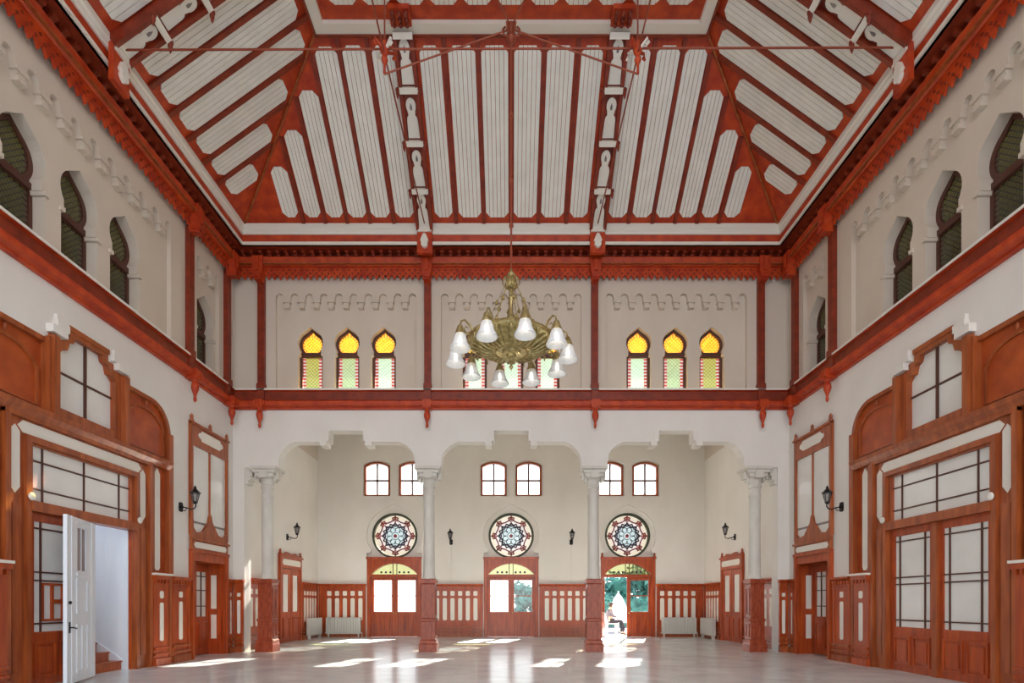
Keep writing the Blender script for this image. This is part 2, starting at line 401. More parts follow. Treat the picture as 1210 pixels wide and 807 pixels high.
for bi, bn in enumerate(('left', 'middle', 'right')):
    for q, qn in ((-1, 'left'), (0, 'middle'), (1, 'right')):
        k = {(0, -1): 'yellow', (0, 0): 'mid', (0, 1): 'pale', (2, 1): 'yellow', (2, 0): 'mid', (2, -1): 'pale'}.get((bi, q), 'pale')
        o = copy_tree(wp[k]) if k in used else wp[k]; used.add(k)
        o.name = nm('window'); place(o, 'arcade', BAY[bi]+q*1.12)
        extra = ' behind the chandelier' if bi == 1 else ''
        tag(o, '%s yellow stained-glass horseshoe window of the %s bay above the arches%s' % (qn, bn, extra), 'window', 'stained-glass horseshoe windows above the arches', 'structure')

# ------------------------------------------------------------ back wall with rose windows, top windows, doors
DX = (-5.13, 0, 5.13)
def seg_top(hw, z0, z1, rise, c=0):
    R = (hw*hw+rise*rise)/(2*rise); a = math.degrees(math.asin(hw/R))
    return [(c-hw, z0), (c+hw, z0)]+arc(c, z1-R, R, 90-a, 90+a, 10)
P = [(-HW, 0)]
for c in DX: P += [(c-1.15, 0), (c-1.15, 3.4), (c+1.15, 3.4), (c+1.15, 0)]
P += [(HW, 0), (HW, 9.3), (-HW, 9.3)]
def rose_recess(c):
    r = [(1.2, 3.46), (1.2, 3.68), (1.02, 3.68), (1.0, 3.84)]+[(1.22*math.cos(math.radians(a)), 4.45+1.22*math.sin(math.radians(a))) for a in range(-22, 70, 8)]+[(0, 5.84)]
    return [(c+u, v) for u, v in r+[(-u, v) for u, v in reversed(r[:-1])]]
w = MB(); w.poly(P, -.42, -.16, holes=[arc(c, 4.45, .99, 0, 349, 31) for c in DX]+[seg_top(.56, 6.2, 7.7, .18, c+q*.77) for c in DX for q in (-1, 1)])
wb = place(w.obj('wall_back', 'plaster'), 'back'); tag(wb, 'white back wall of the alcove behind the columns, with doors and rose windows', 'wall', kind='structure')
P2 = [(-HW, 0)]
for c in DX: P2 += [(c-1.2, 0), (c-1.2, 3.46)]+list(reversed(rose_recess(c)))[1:-1]+[(c+1.2, 3.46), (c+1.2, 0)] if False else [(c-1.2, 0), (c-1.2, 3.46)]+[p for p in reversed(rose_recess(c))][0:]+[(c+1.2, 0)]
P2 += [(HW, 0), (HW, 9.3), (-HW, 9.3)]
PP = [P2[0]]
for p in P2[1:]:
    if (p[0]-PP[-1][0])**2+(p[1]-PP[-1][1])**2 > 1e-8: PP.append(p)
w = MB(); w.poly(PP, -.16, 0, holes=[seg_top(.60, 6.17, 7.75, .2, c+q*.77) for c in DX for q in (-1, 1)]); w.obj('wall_facing', 'plaster', wb)

# alcove roof (leans up and out) and added slab shading the upper end windows
cl = MB(); cl.v = [(-HW, 17.0, 7.85), (HW, 17.0, 7.85), (HW, D2+.3, 8.95), (-HW, D2+.3, 8.95), (-HW, 17.0, 7.95), (HW, 17.0, 7.95), (HW, D2+.3, 9.05), (-HW, D2+.3, 9.05)]
cl.f = [(0, 1, 2, 3), (4, 5, 6, 7), (0, 1, 5, 4), (1, 2, 6, 5), (2, 3, 7, 6), (3, 0, 4, 7)]
tag(cl.obj('ceiling', 'plaster'), 'plain white ceiling of the alcove behind the arches', 'ceiling', kind='structure')

ev = MB(); ev.box(-10, 10, D1+.42, D1+4.0, 10.9, 11.05, TI); tag(ev.obj('trim_eave', 'board'), 'added white eave outside over the upper end windows', 'eave', kind='structure')  # slab added outside only to keep sun off the upper end windows
def top_window():
    r = bpy.data.objects.new('window', None); C.objects.link(r)
    fr = MB(); fr.poly(seg_top(.565, 6.2, 7.7, .18), -.24, -.10, holes=[seg_top(.48, 6.26, 7.62, .15)]); fr.obj('frame', 'brown', r)
    b = MB(); b.box(-.035, .035, 6.2, 7.6, -.22, -.15); b.box(-.5, .5, 6.845, 6.915, -.22, -.155); b.obj('glazing_bar', 'dark', r)
    for u0, u1 in ((-.49, -.02), (.02, .49)):
        for v0, v1 in ((6.25, 6.865), (6.895, 7.5)):
            p = MB(); p.box(u0, u1, v0, v1, -.19, -.18); p.obj('pane', G['milk'], r)
    p = MB(); p.poly(seg_top(.44, 7.5, 7.62, .1), -.19, -.18); p.obj('pane', G['milk'], r)
    return r
tw = top_window(); index_kids(); first = True
for ci, cn in enumerate(('left', 'middle', 'right')):
    for q, qn in ((-1, 'left'), (1, 'right')):
        o = tw if first else copy_tree(tw); first = False
        o.name = nm('window'); place(o, 'back', DX[ci]+q*.77); tag(o, '%s small bright window of the pair above the %s rose window' % (qn, cn), 'window', 'small paired windows at the top of the back wall', 'structure')

def ring(mb, c, r0, r1, w0, w1, n=40):
    mb.poly([(c[0]+r1*math.cos(2*PI*k/n), c[1]+r1*math.sin(2*PI*k/n)) for k in range(n)], w0, w1, holes=[[(c[0]+r0*math.cos(2*PI*k/n), c[1]+r0*math.sin(2*PI*k/n)) for k in range(n)]])
def strip(mb, pts, hw, w0, w1, closed=False):
    n = len(pts)
    for i in range(n if closed else n-1):
        a = Vector(pts[i]); b = Vector(pts[(i+1) % n]); d = (b-a)
        if d.length < 1e-6: continue
        d.normalize(); q = Vector((-d.y, d.x))*hw; a = a-d*hw*.5; b = b+d*hw*.5
        mb.poly([tuple(a-q), tuple(b-q), tuple(b+q), tuple(a+q)], w0, w1)
def polar(r, a): return (r*math.cos(a), 4.45+r*math.sin(a))
def rose():
    r = bpy.data.objects.new('window', None); C.objects.link(r); K = -.28
    a = MB(); ring(a, (0, 4.45), .91, 1.0, K-.06, K+.14); 
    for k in range(8):
        t = k*PI/4+PI/8*0; a.poly([polar(.98, t-.05), polar(1.05, t), polar(.98, t+.05)], K, K+.08)
    a.obj('frame', 'green', r)
    a = MB()
    for k in range(8):
        t = k*PI/4; strip(a, [polar(.50, t), polar(.95, t)], .026, K, K+.03)
        # cusped red tracery between the spokes
        cur = [polar(.78-.13*math.sin(PI*j/8)**.8 if 0 < j < 8 else .78, t+PI/4*j/8) for j in range(9)]
        strip(a, cur, .026, K, K+.03)
        strip(a, [polar(.66, t-.10), polar(.80, t-.16), polar(.84, t), polar(.80, t+.16), polar(.66, t+.10)], .026, K, K+.03)
    a.obj('red_tracery', 'cared', r)
    a = MB()
    for k in range(8):
        t = k*PI/4
        strip(a, [polar(.42, t-PI/8), polar(.56, t), polar(.42, t+PI/8)], .036, K, K+.035)
        strip(a, [polar(.56, t-PI/8), polar(.43, t), polar(.56, t+PI/8)], .028, K, K+.03)
    a.obj('blue_tracery', 'navy', r)
    a = MB()
    for k in range(8):                             # inner rosette of eight petals
        t = k*PI/4+PI/8; cc = Vector(polar(.27, t)); strip(a, [(cc.x+.115*math.cos(t+math.radians(x)), cc.y+.115*math.sin(t+math.radians(x))) for x in range(-130, 131, 26)], .016, K, K+.03)
    ring(a, (0, 4.45), .15, .175, K, K+.03, 16); a.obj('rosette_came', 'green', r)
    a = MB(); a.poly(arc(0, 4.45, .08, 0, 337, 15), K, K+.04); a.obj('centre_jewel', 'wine', r)
    for k in range(8):
        t = k*PI/4; sec = [polar(.56, t), polar(.94, t)]+[polar(.94, t+PI/4*j/4) for j in range(1, 5)]+[polar(.56, t+PI/4)]
        p = MB(); p.poly([polar(.80, t)]+[polar(.94, t+PI/4*j/4) for j in range(5)]+[polar(.80, t+PI/4)]+[polar(.72, t+PI/8)], K-.02, K-.01); p.obj('pane', G['rosepeach'], r)
        p = MB(); p.poly([polar(.44, t), polar(.80, t), polar(.72, t+PI/8), polar(.80, t+PI/4), polar(.44, t+PI/4)], K-.02, K-.01); p.obj('pane', G['rosewhite'], r)
    p = MB(); p.poly(arc(0, 4.45, .44, 0, 337.5, 15), K-.02, K-.01); p.obj('pane', G['roseblue'], r)
    return r
rw = rose(); index_kids(); first = True
for ci, cn in enumerate(('left', 'middle', 'right')):
    o = rw if first else copy_tree(rw); first = False
    o.name = nm('window'); place(o, 'back', DX[ci]); tag(o, 'round stained-glass rose window above the %s back door' % cn, 'window', 'rose windows of the back wall', 'structure')

def raised(mb, u0, u1, v0, v1, w, d=.03):
    """raised and fielded panel: moulding frame with a field inside"""
    mb.poly([(u0, v0), (u1, v0), (u1, v1), (u0, v1)], w, w+d, holes=[[(u0+.04, v0+.04), (u1-.04, v0+.04), (u1-.04, v1-.04), (u0+.04, v1-.04)]])
    mb.box(u0+.09, u1-.09, v0+.09, v1-.09, w, w+d*.8)
def glazing(parent, us, vs, w, glass, bar=.018, barm='dark', pt=.012):
    for i in range(len(us)-1):
        for j in range(len(vs)-1):
            p = MB(); p.box(us[i], us[i+1], vs[j], vs[j+1], w-pt, w); p.obj('pane', glass, parent)
    b = MB()
    for u in us[1:-1]: b.box(u-bar, u+bar, vs[0], vs[-1], w-.005, w+.025)
    for v in vs[1:-1]: b.box(us[0], us[-1], v-bar, v+bar, w-.005, w+.022)
    if len(us)+len(vs) > 4: b.obj('glazing_bar', barm, parent)
def back_leaf(parent, u0, u1, T0=-.2, name='door_leaf', loc=(0, 0, 0), rz=0):
    l = MB(); pu0, pu1 = u0+.13, u1-.13
    l.poly([(u0, .004), (u1, .004), (u1, 2.625), (u0, 2.625)], T0, T0+.06, holes=[[(pu0, 1.1), (pu1, 1.1), (pu1, 2.48), (pu0, 2.48)]])
    c = (u0+u1)/2; raised(l, u0+.12, c-.03, .2, .98, T0+.06); raised(l, c+.03, u1-.12, .2, .98, T0+.06)
    o = l.obj(name, 'door', parent); o.location = loc; o.rotation_euler = (0, 0, rz)
    glazing(o, [pu0-.01, pu1+.01], [1.09, 1.80, 2.49], T0+.04, G['clear'], .022, 'door')
    h = MB(); h.lathe([(.0, 0), (.03, .01), (.035, .04), (.0, .07)], (u1-.06 if u0 < 0 else u0+.06, -(T0+.06), 1.05), 10, ax=Matrix.Rotation(PI/2, 3, 'X')); h.obj('knob', 'brass', o)
    return o
for ci, cn in enumerate(('left', 'middle', 'right')):
    r = thing(nm('door'), 'red wooden double door with glass panes under the %s rose window%s' % (cn, ', one leaf open' if ci == 2 else ''), 'door', kind='structure', group='double doors of the back wall')
    place(r, 'back', DX[ci])
    fr = MB(); fr.poly([(-1.2, 0), (-1.04, 0), (-1.04, 2.62), (1.04, 2.62), (1.04, 0), (1.2, 0), (1.2, 3.46), (-1.2, 3.46)], -.26, -.02, holes=[seg_top(1.0, 2.74, 3.22, .46)])
    fr.box(-1.22, 1.22, 3.40, 3.50, -.1, .05); fr.box(-1.1, 1.1, 2.62, 2.72, -.1, .02)
    for s in (-1, 1): fr.box(s*1.12-.05, s*1.12+.05, 0, 3.4, -.02, .03)
    fr.obj('door_frame', 'door', r)
    if ci == 2:
        for s in (-1, 1):
            q = MB(); q.lathe([(.05, 3.46), (.06, 3.52), (.03, 3.56), (.045, 3.62), (0, 3.7)], (s*1.15, -.02, 0), 10); q.obj('finial', 'door', r)
    p = MB(); p.poly(seg_top(1.0, 2.74, 3.22, .46), -.2, -.19); p.obj('lunette_pane', G['lunette'], r)
    b = MB(); b.box(-.1, -.07, 2.72, 3.24, -.2, -.16); b.box(.07, .1, 2.72, 3.24, -.2, -.16); b.obj('glazing_bar', 'dark', r)
    for k in (-3, -2, -1, 1, 2, 3):
        b = MB(); b.poly(arc(.2*k+(.0), 2.84, .05, 0, 315, 7), -.19, -.175); b.obj('jewel', 'navy', r)
    back_leaf(r, .002, 1.045)
    a = MB(); a.box(-.035, .035, .004, 2.62, -.15, -.11); a.obj('meeting_strip', 'door', r)
    if ci < 2: back_leaf(r, -1.045, -.002)
    else:
        l = back_leaf(r, 0, 1.03, T0=-.03); l.location = (-1.03, .15, 0); l.rotation_euler = (0, 0, math.radians(-106))
        l['label'] = 'open door leaf swung into the room'

# ------------------------------------------------------------ gallery ledge, cornice
LED = [(0, 7.36), (.10, 7.36), (.10, 7.40), (.22, 7.44), (.24, 7.50), (.24, 7.55), (.17, 7.60), (.12, 7.63), (.06, 7.64), (.06, 7.90), (.14, 7.92), (0, 7.92)]
TOP = [(0, 7.92), (.16, 7.92), (.16, 7.97), (-.34, 7.97), (-.34, 7.92)]
ends = {'left': (lambda w: -3, lambda w: D1-w), 'right': (lambda w: -(D1-w), lambda w: 3), 'arcade': (lambda w: -HW+w, lambda w: HW-w)}
sname = {'left': 'along the left wall', 'right': 'along the right wall', 'arcade': 'across the end wall over the arches'}
def fringe_outline(a, b, z0, zt, sp=.18):
    n = max(1, int(round((b-a)/sp))); sp = (b-a)/n; P = [(b, zt), (a, zt)]
    for i in range(n):
        x = a+i*sp; P += [(x+.01, z0+.12), (x+sp*.22, z0+.07), (x+sp*.5, z0-.03), (x+sp*.78, z0+.07), (x+sp-.01, z0+.12)]
    return P
console = MB(); console.poly([(0, 0), (0, .17), (.25, .17), (.25, .11), (.18, .09), (.12, .02), (.06, 0)], -.05, .05, T=lambda a, b, c: (c, -a, b))
consoleme = console.obj('console', 'darkred').data
bpy.data.objects.remove(bpy.data.objects['console'])
for side in ('left', 'right', 'arcade'):
    f0, f1 = ends[side]
    r = thing(nm('trim'), 'carved red wooden ledge %s below the upper windows' % sname[side], 'ledge', kind='structure'); place(r, side)
    a = MB(); a.run(LED, f0, f1); a.obj('moulding', 'red', r)
    b = MB(); b.run([(0.06, 7.65), (.075, 7.65), (.075, 7.89), (.06, 7.89)], f0, f1); b.obj('fascia', 'darkred', r)
    a = MB(); a.run(TOP, lambda w: f0(max(w, 0)), lambda w: f1(max(w, 0))); a.obj('ledge_top', 'white', r)
    r = thing(nm('trim'), 'red cornice with pointed fringe and dark dentils %s' % sname[side], 'cornice', kind='structure'); place(r, side)
    a = MB(); a.run([(0, 11.60), (.22, 11.60), (.28, 11.64), (.30, 11.70), (.32, 11.82), (.30, 11.85), (0, 11.85)], f0, f1); a.obj('moulding', 'red', r)
    a = MB(); a.run([(0.27, 11.62), (.34, 11.62), (.34, 11.65), (.27, 11.65)], f0, f1); a.obj('bead', 'brown', r)
    a = MB(); a.run([(0, 11.85), (.10, 11.85), (.10, 12.02), (0, 12.02)], f0, f1); a.obj('dentil_backing', 'darkred', r)
    a = MB(); a.run([(0, 12.02), (.56, 12.02), (.56, 12.06), (0, 12.06)], f0, f1); a.obj('soffit', 'darkred', r)
    a = MB(); a.run([(.50, 12.02), (.60, 12.02), (.60, 12.10), (.50, 12.10)], f0, f1); a.obj('white_moulding', 'white', r)
    a = MB(); a.run([(0, 12.10), (.50, 12.10), (.54, 12.2), (.56, 12.32), (0, 12.32)], f0, f1); a.obj('frieze_board', 'red', r)
    a = MB(); a.run([(0, 12.32), (.60, 12.32), (.62, 12.37), (.62, 12.44), (.66, 12.47), (.66, 12.60), (0, 12.60)], f0, f1); a.obj('white_band', 'white', r)
    u0, u1 = f0(.16), f1(.16); a = MB(); a.poly(fringe_outline(u0, u1, 11.26, 11.62), .12, .17); a.obj('fringe', 'red', r)
    a = MB(); n = int((u1-u0)/.18)
    for i in range(n):
        for zz in (11.42, 11.52):
            x = u0+(i+.5+(zz > 11.5)*.5)*(u1-u0)/n; a.poly([(x-.035, zz), (x, zz-.035), (x+.035, zz), (x, zz+.035)], .16, .19)
    a.obj('carved_studs', 'darkred', r, kind='stuff')
    lo, hi = (5.5, D1-.5) if side == 'left' else ((-D1+.5, -5.5) if side == 'right' else (-HW+.45, HW-.45))
    n = int((hi-lo)/.255)
    for i in range(n+1):
        o = bpy.data.objects.new('console', consoleme); C.objects.link(o); o.parent = r; o.location = (lo+i*(hi-lo)/n, -.08, 11.85)

# ------------------------------------------------------------ main ceiling
A0, Y0, Z0 = 7.88, 16.2, 12.57; SLEN = 4.02; CV, SV = .811, .585; A1, Y1, Z1 = 4.62, 12.94, 14.92
def T_end(u, v, w): return (u, Y0-CV*v-SV*w, Z0+SV*v-CV*w)
def T_left(u, v, w): return (-A0+CV*v+SV*w, u, Z0+SV*v-CV*w)
def T_right(u, v, w): return (A0-CV*v-SV*w, u, Z0+SV*v-CV*w)
def T_flat(u, v, w): return (u, v, Z1-w)
ceil = thing('ceiling', 'red timber ceiling sloping up on three sides with long white boarded panels', 'ceiling', kind='structure')
b = MB(); b.poly([(-A0-.6, -.44*0), (A0+.6, 0), (A1, SLEN), (-A1, SLEN)], -.12, 0, T_end); 
for T in (T_left, T_right): b.poly([(-3, 0), (Y0+.6, 0), (Y1, SLEN), (-3, SLEN)], -.12, 0, T)
b.box(-A1-.02, A1+.02, -3, Y1+.02, -.12, 0, T_flat); b.obj('backing', 'red', ceil)
b = MB(); b.box(-9, 9, -3, 17.2, 15.3, 15.4, lambda u, v, w: (u, v, w)); b.obj('roof_deck', 'darkred', ceil)
def panel(T, u0, u1, v0, v1, parent, ch=.13, w=.012):
    """white panel made of boards with open joints, corners cut off"""
    n = max(3, int(round((u1-u0)/.105))); mb = MB(); P = oct_(u0, u1, v0, v1, ch)
    for i in range(n):
        a, c = u0+(u1-u0)*i/n+.0055, u0+(u1-u0)*(i+1)/n-.0055
        def lo(u): return v0+max(0, ch-(u-u0), ch-(u1-u))
        def hi(u): return v1-max(0, ch-(u-u0), ch-(u1-u))
        q = sorted(set([a, c]+[x for x in (u0+ch, u1-ch) if a < x < c]))
        mb.poly([(x, lo(x)) for x in q]+[(x, hi(x)) for x in reversed(q)], 0.004, w+.02, T)
    mb.obj('panel', 'board', parent)
def batten(T, u, v0, v1, hw=.05, d=.075):
    mb = MB(); mb.box(u-hw, u+hw, v0, v1, 0, d, T); mb.obj('batten', 'darkred', ceil)
VB, VT = .25, 3.80
def hipv(x): return (A0-x)/CV
ends_c = [(-6.38, .46), (-5.74, .48), (-5.10, .50), (-4.45, .54), (-3.78, .56), (-3.08, .54), (-1.95, .52), (-1.19, .66), (-.40, .66), (.40, .66), (1.19, .66), (1.95, .52), (3.08, .54), (3.78, .56), (4.45, .54), (5.10, .50), (5.74, .48), (6.38, .46)]
for x, wd_ in ends_c: panel(T_end, x-wd_/2, x+wd_/2, VB, min(VT, hipv(abs(x)+wd_/2)-.12), ceil)
for i in range(len(ends_c)-1):
    x = (ends_c[i][0]+ends_c[i][1]/2+ends_c[i+1][0]-ends_c[i+1][1]/2)/2
    if abs(abs(x)-2.53) > .3: batten(T_end, x, .1, min(3.95, hipv(abs(x))-.15))
for T in (T_left, T_right):
    ys = [14.9, 14.22, 13.54, 12.86, 12.18, 11.5]; ys += [2*CY-y for y in reversed(ys)]; y = ys[-1]-.68
    while y > -2.5: ys.append(y); y -= .68
    for y in ys: 
        lim = (Y0-(y+.26))/CV-.12
        panel(T, y-.28, y+.28, VB, min(VT, lim), ceil)
    for i in range(len(ys)-1):
        y = (ys[i]+ys[i+1])/2
        if abs(y-CY) > .2: batten(T, y, .1, min(3.95, (Y0-y)/CV-.15))
for s in (-1, 1):                                  # hip beads
    h = MB(); h.tube([(s*A0, Y0, Z0-.03), (s*A1, Y1, Z1-.03)], .035); h.obj('hip_bead', 'brown', ceil)
h = MB(); h.poly([(-A1, -3), (-A1, Y1), (A1, Y1), (A1, -3), (A1-.28, -3), (A1-.28, Y1-.28), (-A1+.28, Y1-.28), (-A1+.28, -3)], 0, .10, T_flat); h.obj('white_band', 'white', ceil)
h = MB(); h.poly([(-A1, -3), (-A1, Y1), (A1, Y1), (A1, -3), (A1-.05, -3), (A1-.05, Y1-.05), (-A1+.05, Y1-.05), (-A1+.05, -3)], 0.1, .14, T_flat); h.obj('band_edge', 'darkred', ceil)
x = -3.75
while x < 4:
    y = Y1-.62
    while y > 0: panel(T_flat, x-.33, x+.33, y-3.0, y, ceil); y -= 3.2
    x += .75

# ------------------------------------------------------------ rafters
def keyhole(v0, s=1):
    P = [(-.15, v0), (.15, v0), (.135, v0+.36), (.12, v0+.42), (.08, v0+.46), (.09, v0+.50)]
    P += [(.125*math.cos(math.radians(a)), v0+.64+.16*math.sin(math.radians(a))) for a in range(-40, 91, 26)]
    return P+[(-u, v) for u, v in reversed(P)]
def rafter(T, label):
    """T maps (u across, v up the slope, w down from the slope)"""
    r = thing('rafter', label, 'beam', group='painted rafters on the ceiling slopes')
    b = MB(); b.box(-.19, .19, 0, 4.0, 0, .16, T); b.box(-.24, -.16, 0, 4.0, 0, .26, T); b.box(.16, .24, 0, 4.0, 0, .26, T); b.obj('beam', 'darkred', r)
    for v in (-.02, .95, 2.0, 3.04): 
        k = MB(); k.poly(keyhole(v+.1), .15, .19, T); k.obj('inlay', 'white', r)
        k = MB(); k.poly([(-.025, v+.66), (.025, v+.66), (.03, v+.72), (0, v+.8), (-.03, v+.72)], .185, .2, T); k.obj('inlay_mark', 'grey', r)
    for v in (.95, 2.0, 3.04, 4.0):
        k = MB(); k.box(-.23, .23, v-.06, v+.06, .15, .29, T); k.obj('crossbar', 'white', r)
        if v < 4:
            for s in (-1, 1):
                p = T(s*.27, v, .27); d = MB(); d.lathe([(0, -.22), (.025, -.16), (.05, -.06), (.03, -.03), (.06, 0), (.06, .04)], p, 8); d.obj('drop', 'darkred', r)
    # foot bracket on the cornice, with a white leaf finial
    k = MB(); k.box(-.22, .22, -.9, .05, .05, .16, lambda u, v, w: T_foot(T, u, v, w)); k.obj('foot', 'red', r)
    return r
def T_foot(T, u, v, w):
    if T in (T_endL, T_endR): return (u+T(0, 0, 0)[0], 16.18-w+.05, 12.62+v)
    s = -1 if T is T_sideL else 1
    return (s*(7.86-w+.05), CY+u, 12.62+v)
def T_endL(u, v, w): return T_end(u-2.53, v, w)
def T_endR(u, v, w): return T_end(u+2.53, v, w)
def T_sideL(u, v, w): return T_left(u+CY, v, w)
def T_sideR(u, v, w): return T_right(u+CY, v, w)
for T, lb in ((T_endL, 'dark red rafter with white keyhole inlays on the end slope, left of the chandelier rod'), (T_endR, 'dark red rafter with white keyhole inlays on the end slope, right of the chandelier rod'),
              (T_sideL, 'dark red rafter with white inlays and drops on the left ceiling slope'), (T_sideR, 'dark red rafter with white inlays and drops on the right ceiling slope')):
    r = rafter(T, lb)
    fin = MB()
    P = [(0, .0), (.07, .04), (.10, .10), (.08, .16), (.12, .2), (.09, .28), (.05, .38), (0, .42)]
    P = P+[(-u, v) for u, v in reversed(P[1:-1])]
    fin.poly(P, .16, .24, lambda u, v, w: T_foot(T, u, v-.78, w)); fin.obj('leaf_finial', 'white', r)
    wb_ = MB(); wb_.box(-.2, .2, -.30, -.12, .15, .20, lambda u, v, w: T_foot(T, u, v, w)); wb_.obj('foot_block', 'white', r)
for s in (-1, 1):                                  # carved brackets where the flat ceiling begins
    r = thing('carved_bracket', 'carved red bracket of turned knobs at the top of the %s end rafter' % ('left' if s < 0 else 'right'), 'bracket', (s*2.53, Y1-.35, Z1-.02))
    k = MB(); k.box(-.24, .24, -.3, .1, -.12, 0, TI); k.obj('block', 'red', r)
    for i in (-1, 0, 1):
        for j in (-1, 0, 1):
            k = MB(); k.lathe([(0, -.24), (.04, -.2), (.055, -.16), (.03, -.13), (.05, -.1)], (i*.15, j*.12-.1, 0), 8); k.obj('knob', 'darkred', r)

# ------------------------------------------------------------ wall posts with hanging drops
def wall_post():
    r = bpy.data.objects.new('wall_post', None); C.objects.link(r)
    a = MB(); a.box(-.10, .10, 7.55, 11.3, 0, .13); a.box(-.12, .12, 7.92, 8.12, 0, .16); a.obj('shaft', 'darkred', r)
    a = MB(); a.poly([(-.16, 11.85), (-.16, 11.5), (-.12, 11.3), (-.1, 11.15), (.1, 11.15), (.12, 11.3), (.16, 11.5), (.16, 11.85)], .1, .36); a.box(-.12, .12, 11.2, 11.34, .2, .40); a.box(-.05, .05, 11.4, 11.8, .36, .40); a.obj('head_bracket', 'red', r)
    a = MB(); a.box(-.12, .12, 7.34, 7.60, 0, .30); a.box(-.17, .17, 7.44, 7.56, .1, .28)
    for s in (-1, 0, 1): a.box(s*.1-.03, s*.1+.03, 7.38, 7.55, .3, .33)
    a.obj('corbel', 'red', r)
    a = MB(); a.lathe([(0, 6.74), (.035, 6.78), (.045, 6.84), (.03, 6.88), (.045, 6.96), (.085, 7.06), (.10, 7.14), (.085, 7.22), (.05, 7.27), (.08, 7.31), (.08, 7.36)], (0, -.2, 0), 10); a.obj('drop', 'red', r, True)
    return r
wpst = wall_post(); index_kids(); first = True
for side, u, t in (('arcade', -7.57, 'at the far left of the end wall'), ('arcade', -2.53, 'on the end wall left of the chandelier'), ('arcade', 2.53, 'on the end wall right of the chandelier'), ('arcade', 7.57, 'at the far right of the end wall'),
                ('left', 14.4, 'on the left wall, nearer of two'), ('left', 16.3, 'in the far left corner'), ('right', 14.4, 'on the right wall, nearer of two'), ('right', 16.3, 'in the far right corner'),
                ('left', 7.5, 'near the camera on the left wall'), ('right', 7.5, 'near the camera on the right wall')):
    o = wpst if first else copy_tree(wpst); first = False
    place(o, side, u); tag(o, 'red wall post with hanging drop '+t, 'post', 'red wall posts with hanging drops')

# ------------------------------------------------------------ columns
def column():
    r = bpy.data.objects.new('column', None); C.objects.link(r)
    a = MB(); a.sqlathe([(.27, 0), (.27, .22), (.25, .26), (.25, .34), (.215, .38), (.215, .92), (.235, .94), (.235, 1.0), (.205, 1.03), (.205, 2.06), (.24, 2.09), (.24, 2.2), (.2, 2.23)])
    p = a.obj('pedestal', 'socle', r)
    a = MB()
    for q in range(4):
        R = Matrix.Rotation(q*PI/2, 3, 'Z')
        def T(u, v, w, R=R): return tuple(R @ Vector((u, -w, v)))
        a.poly([(-.13, 1.1), (.13, 1.1), (.13, 1.95), (-.13, 1.95)], .2, .225, T, holes=[[(-.09, 1.14), (.09, 1.14), (.09, 1.91), (-.09, 1.91)]])
        a.poly([(-.13, .44), (.13, .44), (.13, .86), (-.13, .86)], .21, .235, T, holes=[[(-.09, .48), (.09, .48), (.09, .82), (-.09, .82)]])
        for s in (-1, 0, 1): a.box(s*.12-.02, s*.12+.02, .95, .99, .23, .25, T)
    a.obj('pedestal_moulding', 'socle', p)
    a = MB(); a.lathe([(.21, 2.22), (.21, 2.28), (.185, 2.32), (.175, 2.4), (.165, 4.72), (.185, 4.75), (.185, 4.80), (.165, 4.83), (.165, 5.02)], n=20); a.obj('shaft', 'stone', r, True)
    a = MB(); a.lathe([(.165, 5.0), (.20, 5.03), (.20, 5.08), (.18, 5.11), (.20, 5.25), (.25, 5.34)], n=20)
    a.sqlathe([(.20, 5.30), (.27, 5.34), (.27, 5.42), (.33, 5.45), (.33, 5.52), (.39, 5.55), (.39, 5.63)])
    for s in (-1, 1):
        a.box(s*.33-.035, s*.33+.035, 5.28, 5.5, -.12, .12); a.box(s*.25-.03, s*.25+.03, 5.2, 5.4, -.1, .1)
        a.box(-.12, .12, 5.28, 5.5, s*.33-.035, s*.33+.035)
    a.obj('capital', 'stone', r)
    return r
col = column(); index_kids()
for i, (x, t) in enumerate(zip(COLX, ('beside the left pier, leftmost of the row', 'left of the middle arch', 'right of the middle arch, before the open door', 'beside the right pier, rightmost of the row'))):
    o = col if i == 0 else copy_tree(col); o.location = (x, 16.95, 0); tag(o, 'slender pale stone column on a red wooden pedestal, '+t, 'column', 'arcade columns')

# ------------------------------------------------------------ wainscot
def wainscot(side, u0, u1, slots, h, label, slotw=.13, dent=True, z_low=.56, w=0, sgn=True):
    s = -1 if (side == 'right' and sgn) else 1
    if s < 0: u0, u1 = -u1, -u0; slots = [-x for x in slots]
    r = thing(nm('trim'), label, 'wainscot', kind='structure'); place(r, side, 0)
    a = MB(); a.box(u0, u1, .02, h-.06, w, w+.05); 
    a.box(u0, u0+.07, .3, h-.1, w+.05, w+.08); a.box(u1-.07, u1, .3, h-.1, w+.05, w+.08); a.obj('board', 'door', r)
    a = MB(); a.run([(w, h-.10), (w+.08, h-.10), (w+.14, h-.04), (w+.14, h), (w, h)], lambda q: u0-.02, lambda q: u1+.02)
    if dent:
        n = max(2, int((u1-u0)/.11))
        for i in range(n): x = u0+(i+.5)*(u1-u0)/n; a.box(x-.025, x+.025, h-.19, h-.10, w+.04, w+.11)
    a.box(u0, u1, h-.30, h-.26, w+.04, w+.09); a.obj('cap_rail', 'door', r)
    a = MB(); a.box(u0, u1, 0, .17, w, w+.12); a.box(u0, u1, .24, .29, w+.04, w+.12); a.box(u0, u1, .38, .44, w+.04, w+.11); a.obj('plinth', 'brown', r)
    for x in slots:
        a = MB(); a.poly(oct_(x-slotw/2, x+slotw/2, h-.52, h-.52+slotw*1.15, slotw*.12), w+.05, w+.065); a.obj('inlay', 'white', r)
        a = MB(); a.poly(oct_(x-slotw/2, x+slotw/2, z_low, h-.62, slotw*.25), w+.05, w+.065); a.obj('inlay', 'white', r)
    return r
